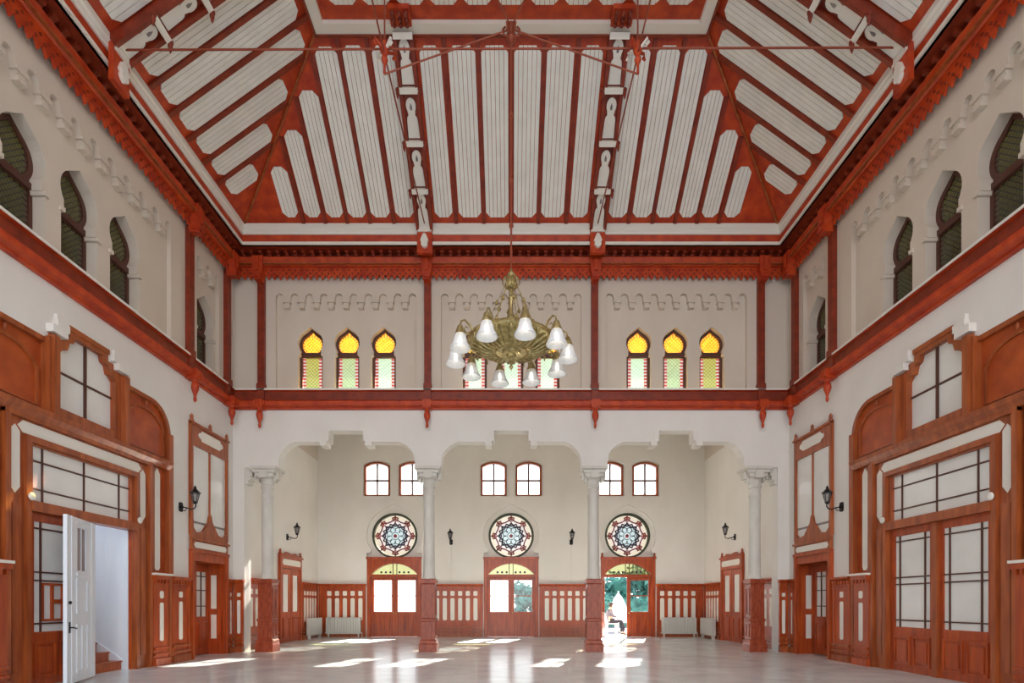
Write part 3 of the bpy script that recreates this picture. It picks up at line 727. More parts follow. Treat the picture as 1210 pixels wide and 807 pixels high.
for s in ('left', 'right'):
    wainscot(s, 13.66, 14.38, [14.02], 2.15, 'red wainscot panel with one white slot between the big portal and the side door, %s wall' % s)
    wainscot(s, 16.36, 16.62, [16.49], 2.2, 'narrow red wainscot panel between side door and end pier, %s wall' % s, .10)
    wainscot(s, 7.5, 8.24, [7.87], 2.15, 'red wainscot panel with one white slot at the near end of the %s wall' % s)
    wainscot(s, 17.2, 19.85, [17.5+.34*k for k in range(7)], 2.3, 'red wainscot with a row of white slots in the alcove nearer than the %s door' % s, .15, z_low=.72)
    wainscot(s, 22.15, 23.95, [22.45+.3*k for k in range(5)], 2.32, 'red wainscot with white slots behind the radiator on the %s alcove wall' % s, .15, False, .72)
wainscot('arcade', -8.40, -8.13, [-8.265], 2.2, 'red wainscot facing on the left end pier', .10)
wainscot('arcade', 8.13, 8.40, [8.265], 2.2, 'red wainscot facing on the right end pier', .10)
wainscot('back', -8.4, -6.36, [-7.95+.34*k for k in range(5)], 2.32, 'red wainscot with five white slots behind the left radiator of the back wall', .18, False, .72)
wainscot('back', -3.9, -1.23, [-3.57+.335*k for k in range(7)], 2.32, 'red wainscot with white slots between the left and middle back doors', .18, False, .72)
wainscot('back', 1.23, 3.9, [1.56+.335*k for k in range(7)], 2.32, 'red wainscot with white slots between the middle and right back doors', .18, False, .72)
wainscot('back', 6.36, 8.4, [6.6+.34*k for k in range(5)], 2.32, 'red wainscot with five white slots behind the right radiator of the back wall', .18, False, .72)

# ------------------------------------------------------------ portals
def portal_leaf(parent, u0, u1, w, extra=False):
    l = MB(); l.poly([(u0, 0.004), (u1, 0.004), (u1, 3.125), (u0, 3.125)], w, w+.07, holes=[[(u0+.15, .97), (u1-.15, .97), (u1-.15, 2.96), (u0+.15, 2.96)]])
    c = (u0+u1)/2; raised(l, u0+.13, c-.04, .14, .78, w+.07); raised(l, c+.04, u1-.13, .14, .78, w+.07)
    o = l.obj('door_leaf', 'door', parent)
    a, b = u0+.15, u1-.15; glazing(o, [a, a+.14, b-.14, b], [.97, 1.12, 1.90, 2.05, 2.84, 2.96], w+.05, M['frost'], .014)
    if extra:
        k = MB(); x0, x1 = a+.16, a+.72
        k.poly([(x0, 1.16), (x1, 1.16), (x1, 1.86), (x0, 1.86)], w+.05, w+.08, holes=[[(x0+.04, 1.2), (x0+.2, 1.2), (x0+.2, 1.82), (x0+.04, 1.82)], [(x0+.26, 1.2), (x0+.44, 1.2), (x0+.44, 1.48), (x0+.26, 1.48)], [(x0+.26, 1.56), (x0+.44, 1.56), (x0+.44, 1.82), (x0+.26, 1.82)]])
        k.obj('lattice_frame', 'door', o)
    return o
def portal(side, opened):
    r = thing(nm('door'), ('tall arched brown wooden portal on the left wall with a white leaf standing open' if opened else 'tall arched brown wooden portal on the right wall with both red leaves closed'), 'door', kind='structure')
    place(r, side, CP); B = -.07
    a = MB(); o = [(u*.999, max(v, .0)) for u, v in portal_outline()]
    win = [(-.72, 5.15), (.72, 5.15), (.72, 6.2), (.62, 6.3), (.55, 6.3), (.5, 6.46), (.40, 6.5), (.36, 6.62), (-.36, 6.62), (-.40, 6.5), (-.5, 6.46), (-.55, 6.3), (-.62, 6.3), (-.72, 6.2)]
    L = [(u, v) for u, v in o]; L += [(-1.36, 0), (-1.36, 3.12), (1.36, 3.12), (1.36, 0)]
    a.poly(L, B-.12, B, holes=[win, [(-1.27, 3.3), (1.27, 3.3), (1.27, 4.3), (-1.27, 4.3)]]); a.obj('panelling', 'panelwood', r)
    a = MB()                                        # wood border following the arch
    rr = [(2.66, 0), (2.66, 5.6)]+[(1.95+.71*math.cos(math.radians(t)), 5.6+.73*math.sin(math.radians(t))) for t in range(10, 91, 10)]+[(1.0, 6.33), (1.0, 6.24), (1.93, 6.24)]
    rr += [(1.93+.62*math.cos(math.radians(t)), 5.6+.64*math.sin(math.radians(t))) for t in range(80, -1, -10)]+[(2.55, 0)]
    for s in (-1, 1): a.poly([(s*u*.998, v) for u, v in rr], B, B+.08)
    a.obj('arch_border', 'brown', r)
    for s in (-1, 1):
        a = MB(); xs = (1.12, 2.45); Q = [(s*xs[0], 5.05), (s*xs[0], 5.78)]+[(s*(1.79+.67*math.cos(math.radians(t))), 5.62+.44*math.sin(math.radians(t))) for t in range(170, -1, -17)]+[(s*2.46, 5.05)]
        inner = [(s*1.79+(u-s*1.79)*.93, 5.4+(v-5.4)*.93) for u, v in Q]; a.poly(Q, B, B+.035, holes=[inner]); a.obj('arch_moulding', 'brown', r)
        a = MB(); a.lathe([(0, 0), (.025, .04), (.03, .1), (.0, .15)], (s*1.79, -B-.04, 6.08), 8); a.obj('small_drop', 'brown', r)
    # window surround, stepped at the top
    out = [(-.97, 4.97), (.97, 4.97), (.97, 6.44), (.66, 6.44), (.66, 6.56), (.5, 6.56), (.5, 6.76), (-.5, 6.76), (-.5, 6.56), (-.66, 6.56), (-.66, 6.44), (-.97, 6.44)]
    a = MB(); a.poly(out, B, B+.10, holes=[win]); a.obj('window_frame', 'brown', r)
    for s in (-1, 1):
        a = MB(); a.box(s*.93-.06, s*.93+.06, 4.9, 6.4, B+.1, B+.22); a.box(s*1.02-.02, s*1.02+.02, 4.9, 6.35, B, B+.16); a.obj('window_post', 'brown', r)
        a = MB(); a.box(s*.84-.17, s*.84+.17, 6.45, 6.60, -.05, .14); a.box(s*.72-.14, s*.72+.14, 6.60, 6.74, -.05, .10); a.box(s*.74-.1, s*.74+.1, 6.74, 6.86, -.05, .07); a.obj('corbel', 'plaster', r)
    a = MB(); a.box(-.52, .52, 6.70, 6.80, B+.1, .05); a.obj('hood', 'brown', r)
    for u0, u1 in ((-.72, 0), (0, .72)):
        p = MB(); p.box(u0, u1, 5.15, 5.86, B-.03, B-.02); p.obj('pane', 'frost', r)
        q = [v for v in win if (v[0] < .01 if u0 < 0 else v[0] > -.01) and v[1] > 5.5]
        q = ([(0, 5.86)]+[(.72, 5.86)]+[v for v in q]+[(0, 6.62)]) if u0 == 0 else ([(-.72, 5.86), (0, 5.86), (0, 6.62)]+q)
        p = MB(); p.poly(q, B-.03, B-.02); p.obj('pane', 'frost', r)
    a = MB(); a.box(-.022, .022, 5.15, 6.62, B-.02, B+.02); a.box(-.72, .72, 5.842, 5.878, B-.02, B+.01); a.obj('glazing_bar', 'dark', r)
    # main ledge, surround of the doors
    a = MB(); a.run([(B, 4.76), (B+.12, 4.76), (B+.20, 4.86), (B+.22, 4.95), (B, 4.97)], lambda w: -2.55, lambda w: 2.55); a.obj('ledge', 'brown', r)
    a = MB(); a.poly([(-1.86, 0), (-1.36, 0), (-1.36, 3.12), (1.36, 3.12), (1.36, 0), (1.86, 0), (1.86, 4.78), (-1.86, 4.78)], B, B+.06, holes=[[(-1.27, 3.3), (1.27, 3.3), (1.27, 4.3), (-1.27, 4.3)]])
    for s in (-1, 1):
        a.box(s*1.83-.05, s*1.83+.05, 0, 4.78, B+.06, B+.14); a.box(s*1.41-.05, s*1.41+.05, 0, 4.33, B+.06, B+.12)
        a.box(s*1.62-.09, s*1.62+.09, .3, 3.2, B+.06, B+.09)
    a.box(-1.88, 1.88, 4.70, 4.77, B+.06, B+.13); a.box(-1.46, 1.46, 4.33, 4.44, B+.06, B+.12); a.box(-1.36, 1.36, 3.12, 3.30, B+.06, B+.14); a.obj('surround', 'brown', r)
    k = .28
    a = MB(); a.poly([(-1.48, 4.46), (1.48, 4.46), (1.58, 4.565), (1.48, 4.67), (-1.48, 4.67), (-1.58, 4.565)], B+.055, B+.067); a.obj('inlay', 'white', r)
    for s in (-1, 1):
        a = MB(); a.poly([(s*1.63+x, y) for x, y in ((0, 3.38), (.095, 3.5), (.095, 4.46), (0, 4.56), (-.095, 4.46), (-.095, 3.5))], B+.055, B+.067); a.obj('inlay', 'white', r)
        a = MB(); a.lathe([(0, 0), (.06, .02), (.075, .04), (.06, .06), (0, .07)], (s*1.40, -(B+.12), 3.36), 12, ax=Matrix.Rotation(PI/2, 3, 'X')); a.obj('rosette', 'white', r, True)
        # outer bay with tall inlay and the low panel under it
        a = MB(); a.poly([(s*2.21+x, y) for x, y in ((-.10, 2.36), (-.06, 2.28), (.06, 2.28), (.10, 2.36), (.10, 4.6), (0, 4.74), (-.10, 4.6))], B+.0, B+.03); a.obj('inlay', 'white', r)
        a = MB(); a.box(s*2.6-.08, s*2.6+.08, 0, 5.66, B+.08, .06); a.box(s*2.0-.05, s*2.0+.05, 2.2, 4.76, B, B+.07); a.obj('outer_post', 'brown', r)
        a = MB(); a.box(s*2.16-.28, s*2.16+.28, 0, 2.1, B, B+.16); a.box(s*2.16-.30, s*2.16+.30, 2.05, 2.15, B, B+.24)
        for i in range(5): a.box(s*2.16-.24+i*.12-.025, s*2.16-.24+i*.12+.025, 1.96, 2.05, B+.16, B+.21)
        a.box(s*2.16-.29, s*2.16+.29, 0, .17, B, B+.22); a.box(s*2.16-.28, s*2.16+.28, .38, .44, B+.1, B+.2); a.box(s*2.16-.28, s*2.16+.28, .24, .29, B+.1, B+.21); a.obj('base_panel', 'door', r)
        a = MB(); a.box(s*2.16-.32, s*2.16+.32, 2.15, 2.20, B, B+.26); a.obj('panel_cap', 'white', r)
        for v0, v1 in ((.58, 1.5), (1.6, 1.78)):
            a = MB(); a.poly(oct_(s*2.16-.065, s*2.16+.065, v0, v1, .03), B+.16, B+.175); a.obj('inlay', 'white', r)
    glazing(r, [-1.27, -1.0, -.02, .96, 1.27], [3.3, 3.54, 4.04, 4.3], B-.02, M['frost'], .014)
    a = MB(); a.box(-1.36, (-.02 if opened else 1.36), 0, 3.14, B-.30, B-.26); a.obj('backing', 'frost', r)  # plate added to stop daylight leaking around the leaves
    portal_leaf(r, -1.34, -.03, B-.06, opened)
    a = MB(); a.box(-.07, .07, 0, 3.12, B-.06, B+.07); a.obj('centre_post', 'brown', r)
    if not opened: portal_leaf(r, .03, 1.34, B-.06)
    else:
        l = MB(); L_ = 1.36
        l.poly([(0, .03), (L_, .03), (L_, 3.08), (0, 3.08)], -.03, .03, holes=[[(.48, 2.1), (.9, 2.1), (.9, 2.9), (.48, 2.9)]])
        for w0 in (.03,):
            for v0, v1 in ((1.3, 1.95), (.2, 1.1)):
                l.poly([(.42, v0), (.96, v0), (.96, v1), (.42, v1)], w0, w0+.02, holes=[[(.46, v0+.04), (.92, v0+.04), (.92, v1-.04), (.46, v1-.04)]])
            l.box(.67, .71, .2, 1.1, w0, w0+.02); l.box(.42, .96, 2.0, 2.06, w0, w0+.02)
            l.box(.2, .22, .03, 3.08, w0, w0+.012); l.box(1.16, 1.18, .03, 3.08, w0, w0+.012)
        leaf = l.obj('door_leaf', 'leafwhite', r); leaf['label'] = 'white painted door leaf standing open'
        leaf.location = (.05, -.06, 0); leaf.rotation_euler = (0, 0, PI+math.radians(20))
        # the face turned to the room carries mouldings too
        leaf.scale = (1, -1, 1)
        p = MB(); p.box(.48, .9, 2.1, 2.9, -.01, .01); p.obj('pane', 'grey', leaf)
        p = MB(); p.box(.66, .69, 2.1, 2.9, -.02, .02); p.obj('glazing_bar', 'leafwhite', leaf)
        h = MB(); h.tube([(1.26, -.03, 1.05), (1.26, -.09, 1.05), (1.14, -.1, 1.03)], .014); h.box(1.23, 1.29, .95, 1.15, .03, .04); h.obj('handle', 'iron', leaf)
        h = MB(); h.lathe([(0, 0), (.03, .01), (.03, .04), (0, .05)], (1.29, -.03, 1.5), 8, ax=Matrix.Rotation(PI/2, 3, 'X')); h.obj('lock_knob', 'iron', leaf)
    return r
portal('left', True)
pr = portal('right', False)
# closets behind the portals: stair room on the left
sr = thing('wall_stairwell', 'white stair room seen through the open portal leaf', 'stairwell', kind='structure')
a = MB(); a.box(-12.6, -8.62, 12.37, 12.49, 0, 5.2, TI); a.box(-12.6, -8.95, 10.76, 10.88, 0, 5.2, TI); a.box(-12.7, -12.6, 10.76, 12.49, 0, 5.2, TI); a.obj('stair_wall', 'leafwhite', sr)
st = thing('staircase', 'brown wooden stairs rising behind the open white door leaf', 'stairs', (-8.72, 11.64, 0))
for i in range(8):
    a = MB(); x = -.04-i*.28; a.box(x-.30, x, -.72, .72, 0, (i+1)*.2-.03, TI); s_ = a.obj('step', 'step', st)
    a = MB(); a.box(x-.30, x+.03, -.72, .72, (i+1)*.2-.03, (i+1)*.2, TI); a.obj('tread', 'brown', s_)
a = MB(); a.poly([(-.04, 0), (-.04, .24), (-2.36, 1.86), (-2.36, 1.7)], .715, .735, lambda u, v, w: (u, w, v)); a.obj('skirting', 'leafwhite', st)

# ------------------------------------------------------------ side doors with tall panel above
def side_door(side, i):
    r = thing(nm('door'), 'narrow tall red door with framed white panel and crest above it on the %s wall' % side, 'door', kind='structure'); place(r, side, 15.38)
    s = 1 if side == 'left' else -1
    a = MB(); a.poly([(-.93, 0), (-.76, 0), (-.76, 2.62), (.76, 2.62), (.76, 0), (.93, 0), (.93, 2.92), (-.93, 2.92)], -.02, .07)
    a.box(-.95, .95, 2.84, 2.92, .05, .12)
    for q in (-1, 1): a.box(q*.87-.05, q*.87+.05, 0, 2.85, .07, .11)
    a.obj('door_frame', 'door', r)
    for q in (-1, 1):                               # deep panelled jambs with white inlays
        a = MB(); T = lambda u, v, w, q=q: (q*(.79-w), -u, v)
        a.box(-.46, -.01, 0, 2.66, -.01, .03, T); j = a.obj('jamb', 'door', r)
        for v0, v1 in ((.45, 1.15), (1.32, 2.3)):
            k = MB(); k.box(-.33, -.17, v0, v1, .03, .04, T); k.obj('inlay', 'white', j)
    a = MB(); a.box(-.79, .79, 2.62, 2.68, -.46, 0); a.obj('head', 'door', r)
    a = MB(); a.box(-.82, .82, 0, 2.68, -.55, -.50); a.obj('backing', 'door', r)  # hidden plate, added so no outside light shows past the leaves
    for u0, u1 in ((-.77, -.005), (.005, .77)):
        l = MB(); l.poly([(u0, .02), (u1, .02), (u1, 2.62), (u0, 2.62)], -.46, -.40, holes=[[(u0+.13, 1.1), (u1-.13, 1.1), (u1-.13, 2.38), (u0+.13, 2.38)]]); raised(l, u0+.13, u1-.13, .2, .95, -.40)
        o = l.obj('door_leaf', 'door', r); c = (u0+u1)/2; glazing(o, [u0+.13, c, u1-.13], [1.1, 1.4, 1.85, 2.25, 2.38], -.43, M['frost'], .014)
    a = MB(); a.poly([(-.93, 2.92), (.93, 2.92), (.93, 3.72), (.83, 3.72), (.83, 3.5), (.7, 3.38), (.4, 3.42), (.22, 3.62), (.1, 3.74), (.06, 3.9), (0, 3.96), (-.06, 3.9), (-.1, 3.74), (-.22, 3.62), (-.4, 3.42), (-.7, 3.38), (-.83, 3.5), (-.83, 3.72), (-.93, 3.72)], .02, .08); a.box(-.97, .97, 3.16, 3.22, .05, .12); a.obj('crest', 'brown', r)
    a = MB(); a.poly([(-.82, 3.04), (-.76, 2.96), (.76, 2.96), (.82, 3.04), (.76, 3.12), (-.76, 3.12)], .08, .095); a.obj('inlay', 'white', r)
    for u0, u1 in ((-.86, -.02), (.02, .86)):
        a = MB(); a.box(u0, u1, 3.3, 5.75, .0, .025); a.obj('pane', 'frost', r)
    a = MB(); a.box(-.86, .86, 3.62, 3.68, .025, .035); a.obj('pane_line', 'grey', r)
    a = MB(); a.box(-.94, -.85, 3.3, 6.3, .0, .085); a.box(.85, .94, 3.3, 6.3, .0, .085); a.box(-.025, .025, 3.5, 5.72, .02, .06); a.obj('upright', 'brown', r)
    a = MB(); a.poly([(-.9, 5.68), (.9, 5.68), (.9, 6.26), (.6, 6.22), (.3, 6.30), (-.3, 6.30), (-.6, 6.22), (-.9, 6.26)], .02, .08); a.run([(.02, 6.22), (.12, 6.22), (.14, 6.27), (.02, 6.28)], lambda w: -.94, lambda w: .94); a.obj('head_board', 'brown', r)
    a = MB(); P = [(-.45, 5.86), (.45, 5.86), (.5, 5.92), (.58, 5.94), (.62, 6.0), (.58, 6.06), (.5, 6.08), (.45, 6.14)]; P += [(-u, v) for u, v in reversed(P[1:])][:-0 or None]; 
    P = [(-.45, 5.86), (.45, 5.86), (.5, 5.92), (.58, 5.94), (.62, 6.0), (.58, 6.06), (.5, 6.08), (.45, 6.14), (-.45, 6.14), (-.5, 6.08), (-.58, 6.06), (-.62, 6.0), (-.58, 5.94), (-.5, 5.92)]
    a.poly(P, .08, .095); a.obj('inlay', 'white', r)
    for q in (-.89, 0, .89):
        a = MB(); a.lathe([(.05, 6.26), (.06, 6.32), (.035, 6.36), (.05, 6.42), (0, 6.5)], (q, -.06, 0), 8); a.obj('finial', 'brown', r)
    return r
for i, s in enumerate(('left', 'right')): side_door(s, i)
def alcove_door(side):
    r = thing(nm('door'), 'small red double door with white panes in the alcove side wall on the %s' % side, 'door', kind='structure'); place(r, side, 21.0)
    a = MB(); a.poly([(-1.02, 0), (-.9, 0), (-.9, 2.78), (.9, 2.78), (.9, 0), (1.02, 0), (1.02, 3.3), (.6, 3.32), (.4, 3.4), (0, 3.34), (-.4, 3.4), (-.6, 3.32), (-1.02, 3.3)], 0, .1); a.box(-1.05, 1.05, 3.2, 3.28, .08, .15); a.obj('door_frame', 'door', r)
    a = MB(); a.poly(oct_(-.85, .85, 2.9, 3.12, .07), .1, .115); a.obj('inlay', 'white', r)
    for u0, u1 in ((-.9, -.01), (.01, .9)):
        l = MB(); l.poly([(u0, .02), (u1, .02), (u1, 2.76), (u0, 2.76)], 0, .06, holes=[[(u0+.2, 1.15), (u1-.2, 1.15), (u1-.2, 2.55), (u0+.2, 2.55)]]); raised(l, u0+.15, u1-.15, .2, .95, .06)
        o = l.obj('door_leaf', 'door', r); p = MB(); p.box(u0+.2, u1-.2, 1.15, 2.55, .02, .035); p.obj('pane', 'frost', o)
    for q in (-.96, .96):
        a = MB(); a.lathe([(.05, 3.28), (.06, 3.34), (.03, 3.38), (.045, 3.43), (0, 3.5)], (q, -.06, 0), 8); a.obj('finial', 'door', r)
alcove_door('left'); alcove_door('right')

# ------------------------------------------------------------ tie rods
r = thing('tie_rods', 'thin red iron tie rods crossing under the ceiling above the chandelier', 'tie rods', (0, CY, 12.5))
def rod(p, q, rad=.017):
    o = r.location; a = MB(); a.tube([Vector(p)-o, Vector(q)-o], rad, 6); return a.obj('rod', 'rod', r)
rod((-8.2, CY, 12.5), (8.2, CY, 12.55), .02)
for s in (-1, 1):
    x = s*2.52
    rod((x, CY, 12.02), (0, CY, 12.92)); rod((x, CY, 12.4), (x, Y0+.1, 12.52)); rod((x, CY, 12.42), (x, 0, 12.42)); rod((x, CY, 12.5), (x, CY, Z1)); rod((0, CY, 12.95), (s*.95, CY, Z1))
    a = MB(); a.lathe([(0, -.5), (.03, -.46), (.022, -.38), (.03, -.28), (.07, -.2), (.045, -.12), (.08, -.05), (.10, .02), (.05, .1), (.03, .18)], (x, 0, 0), 10); a.obj('turned_boss', 'red', r)
    for k in range(4):
        t = k*PI/2+PI/4; a = MB(); a.tube([(x+.08*math.cos(t), .08*math.sin(t), 0), (x+.22*math.cos(t), .22*math.sin(t), .08), (x+.25*math.cos(t), .25*math.sin(t), -.02), (x+.19*math.cos(t), .19*math.sin(t), -.03)], .03, 6); a.obj('scroll', 'white' if k % 2 else 'red', r)
a = MB(); a.lathe([(.0, .12), (.07, .16), (.10, .22), (.06, .27), (.03, .32), (.05, .38), (.10, .42), (.10, .48), (.04, .54)], (0, 0, 0), 12); bs = a.obj('centre_boss', 'rod', r, True)
for k in range(6):
    t = k*PI/3; a = MB(); a.tube([(.05*math.cos(t), .05*math.sin(t), .26), (.14*math.cos(t), .14*math.sin(t), .30), (.17*math.cos(t), .17*math.sin(t), .40), (.12*math.cos(t), .12*math.sin(t), .46)], .022, 6); a.obj('scroll', 'rod', bs)

# ------------------------------------------------------------ chandelier
ch = thing('chandelier', 'large brass chandelier with a ring of ten white bell shades hanging in mid-hall', 'chandelier', (0, CY, 5.75))
def cz(z): return z-5.75
a = MB(); a.tube([(0, 0, cz(12.7)), (0, 0, cz(8.1))], .02, 8)
for z in (11.2, 9.9, 9.0): a.lathe([(.02, -.06), (.045, -.02), (.045, .02), (.02, .06)], (0, 0, cz(z)), 8)
a.obj('suspension_rod', 'rod', ch)
a = MB(); a.lathe([(.03, 7.72), (.09, 7.75), (.12, 7.81), (.12, 7.88), (.08, 7.95), (.05, 7.98), (.08, 8.03), (.04, 8.08), (.02, 8.14)], (0, 0, -5.75), 14); crown = a.obj('crown', 'brass', ch, True)
for k in range(8):
    t = k*PI/4; a = MB(); a.tube([(.11*math.cos(t), .11*math.sin(t), cz(7.78)), (.17*math.cos(t), .17*math.sin(t), cz(7.84)), (.16*math.cos(t), .16*math.sin(t), cz(7.93)), (.08*math.cos(t), .08*math.sin(t), cz(7.97))], .012, 6); a.obj('crown_scroll', 'brass', crown)
a = MB(); a.lathe([(.06, 6.75), (.10, 6.85), (.05, 6.95), (.04, 7.1), (.09, 7.18), (.06, 7.24), (.035, 7.3), (.04, 7.5), (.07, 7.56), (.03, 7.62), (.04, 7.75)], (0, 0, -5.75), 14); a.obj('stem', 'brass', ch, True)
for k in range(8):                                 # chains with beads
    t = k*PI/4+.2; p0 = Vector((.14*math.cos(t), .14*math.sin(t), cz(7.78))); p1 = Vector((.52*math.cos(t), .52*math.sin(t), cz(6.92)))
    a = MB(); n = 18
    for i in range(n):
        c = p0.lerp(p1, (i+.5)/n); d = (p1-p0).normalized(); s = d.cross(Vector((0, 0, 1)) if i % 2 else Vector((math.cos(t), math.sin(t), .3))).normalized()
        a.tube([c-d*.028, c-d*.01+s*.012, c+d*.01+s*.012, c+d*.028, c+d*.01-s*.012, c-d*.01-s*.012, c-d*.028], .005, 4, False)
    a.obj('chain', 'brass', ch)
    a = MB()
    for f_ in (.4, .97): c = p0.lerp(p1, f_); a.lathe([(0, -.05), (.035, -.03), (.04, 0), (.02, .04), (0, .07)], tuple(c), 8)
    a.obj('chain_bead', 'brass', ch)
# shallow bowl with turned rings and gadroons
prof = [(0, 6.28), (.03, 6.30), (.05, 6.36), (.09, 6.38), (.10, 6.43), (.17, 6.45), (.19, 6.49), (.30, 6.47), (.33, 6.50), (.36, 6.47), (.50, 6.49), (.54, 6.53), (.62, 6.54), (.72, 6.60), (.80, 6.64), (.85, 6.64), (.88, 6.68), (.86, 6.73), (.80, 6.75), (.70, 6.80), (.60, 6.84), (.55, 6.90), (.50, 6.90), (.30, 6.86), (.05, 6.8)]
a = MB(); a.lathe(prof, (0, 0, -5.75), 40); bowl = a.obj('bowl', 'brass', ch, True)
a = MB()
for k in range(30):
    t = 2*PI*k/30; a.tube([(.37*math.cos(t), .37*math.sin(t), cz(6.47)), (.5*math.cos(t), .5*math.sin(t), cz(6.475)), (.6*math.cos(t), .6*math.sin(t), cz(6.525)), (.78*math.cos(t), .78*math.sin(t), cz(6.615))], [.012, .022, .026, .012], 6)
a.obj('gadrooning', 'brass', bowl, kind='stuff')
a = MB(); a.lathe([(0, 6.12), (.02, 6.15), (.045, 6.19), (.02, 6.23), (.05, 6.27), (.03, 6.31)], (0, 0, -5.75), 10); a.obj('bottom_finial', 'brass', ch, True)
for k in range(20):
    t = 2*PI*k/20; a = MB(); c = (.86*math.cos(t), .86*math.sin(t), cz(6.62)); a.lathe([(0, -.1), (.018, -.07), (.012, -.03), (.02, 0)], c, 6); a.obj('tassel_drop', 'brass', ch)
for k in range(10):
    t = 2*PI*k/10-PI/2+PI/10-.09; cs, sn = math.cos(t), math.sin(t)
    def q(rr, z): return (rr*cs, rr*sn, cz(z))
    a = MB(); a.tube([q(.84, 6.68), q(.93, 6.80), q(1.03, 6.86), q(1.10, 6.82), q(1.12, 6.72)], [.022, .02, .018, .018, .016], 8); a.tube([q(.9, 6.66), q(.98, 6.62), q(1.04, 6.68), q(1.0, 6.74), q(.95, 6.72)], .012, 6); arm = a.obj('arm', 'brass', ch, True)
    a = MB(); a.lathe([(.10, 6.56), (.095, 6.60), (.07, 6.66), (.05, 6.72), (.02, 6.75)], (1.12*cs, 1.12*sn, -5.75), 12); a.obj('shade_cup', 'brass', arm, True)
    a = MB(); pr_ = [(.195, 6.28), (.20, 6.295), (.185, 6.33), (.155, 6.38), (.13, 6.44), (.115, 6.51), (.09, 6.58), (.06, 6.63)]
    a.lathe(pr_+[(r_-.008, z_) for r_, z_ in reversed(pr_)][:-1] if False else pr_, (1.12*cs, 1.12*sn, -5.75), 18)
    a.f = [f_ for f_ in a.f if len(f_) == 4]; sh = a.obj('bell_shade', 'shade', arm, True)
    md = sh.modifiers.new('thick', 'SOLIDIFY'); md.thickness = .006
    a = MB(); a.lathe([(0, 6.36), (.03, 6.38), (.04, 6.43), (.025, 6.48), (.02, 6.52)], (1.12*cs, 1.12*sn, -5.75), 10); a.obj('light_bulb', 'bulb', arm, True)

# ------------------------------------------------------------ wall lanterns
def lantern():
    r = bpy.data.objects.new('wall_lantern', None); C.objects.link(r)
    a = MB(); a.poly(oct_(-.07, .07, -.12, .12, .03), 0, .03); a.lathe([(.05, 0), (.05, .02), (.02, .05)], (0, -.03, 0), 8, ax=Matrix.Rotation(PI/2, 3, 'X')); a.obj('back_plate', 'iron', r)
    a = MB(); a.tube([(0, -.03, 0), (0, -.16, -.02), (0, -.27, -.06), (0, -.36, -.04), (0, -.40, .03), (0, -.38, .09)], .016, 8); a.tube([(0, -.05, -.08), (0, -.12, -.1), (0, -.16, -.04)], .01, 6); a.obj('arm', 'iron', r, True)
    y = -.38
    a = MB(); a.lathe([(.02, .07), (.05, .09), (.06, .12), (.055, .14)], (0, y, 0), 6); a.obj('lantern_base', 'iron', r)
    a = MB(); a.lathe([(.055, .14), (.105, .36)], (0, y, 0), 6); a.f = [f_ for f_ in a.f if len(f_) == 4]; a.obj('lantern_glass', G['milk'], r)
    a = MB()
    for k in range(6):
        t = k*PI/3; a.tube([(.056*math.cos(t), y+.056*math.sin(t), .14), (.107*math.cos(t), y+.107*math.sin(t), .36)], .008, 5)
    a.obj('lantern_cage', 'iron', r)
    a = MB(); a.lathe([(.135, .35), (.13, .37), (.08, .42), (.04, .46), (.03, .48), (.035, .50), (.0, .56)], (0, y, 0), 6); a.obj('lantern_cap', 'iron', r)
    return r
lt = lantern(); lt.rotation_mode = 'XYZ'; index_kids()
for i, (s, u, z, t) in enumerate((('left', 14.09, 3.95, 'on the left wall beside the big portal'), ('right', 14.09, 3.95, 'on the right wall beside the big portal'), ('left', 20.8, 3.98, 'over the wainscot above the left alcove door'), ('right', 20.8, 3.98, 'above the right alcove door'),
                               ('back', -2.63, 4.15, 'on the back wall between the left and middle rose windows'), ('back', 2.63, 4.15, 'on the back wall between the middle and right rose windows'))):
    o = lt if i == 0 else copy_tree(lt); place(o, s, u, z); tag(o, 'small black iron wall lantern '+t, 'wall lamp', 'black wall lanterns')
for x, t in ((-2.63, 'left'), (2.63, 'right')):
    a = MB(); a.box(-.012, .012, 2.33, 4.05, 0, .012); o = place(a.obj('conduit', 'stone'), 'back', x); tag(o, 'thin conduit line running down the back wall under the %s of the two lanterns there' % t, 'conduit')

# ------------------------------------------------------------ radiators
def radiator(n):
    r = bpy.data.objects.new('radiator', None); C.objects.link(r); wd = n*.1; 
    for i in range(n):
        x = (i-(n-1)/2)*.1; a = MB(); a.poly(oct_(x-.043, x+.043, .14, .86, .03), .14, .30); a.box(x-.012, x+.012, .2, .8, .30, .315); a.obj('section', 'radiator', r)
    a = MB(); a.tube([(-wd/2-.05, -.22, .2), (wd/2+.05, -.22, .2)], .02); a.tube([(wd/2+.05, -.22, .2), (wd/2+.06, -.22, 0)], .015); a.obj('pipe', 'radiator', r)
    for s in (-1, 1):
        a = MB(); a.box(s*(wd/2-.1)-.02, s*(wd/2-.1)+.02, 0, .16, .16, .28); a.obj('foot', 'radiator', r)
    return r
r1 = radiator(15); r2 = radiator(14); index_kids()
for i, (s, u, t) in enumerate((('back', -7.28, 'against the back wall left of the left door'), ('back', 7.28, 'against the back wall right of the open door'))):
    o = r1 if i == 0 else copy_tree(r1); place(o, s, u); tag(o, 'white ribbed radiator '+t, 'radiator', 'white radiators')
for i, (s, u, t) in enumerate((('left', 23.1, 'on the left alcove side wall beside the small door'), ('right', 23.1, 'on the right alcove side wall beside the small door'))):
    o = r2 if i == 0 else copy_tree(r2); place(o, s, u); tag(o, 'white ribbed radiator '+t, 'radiator', 'white radiators')

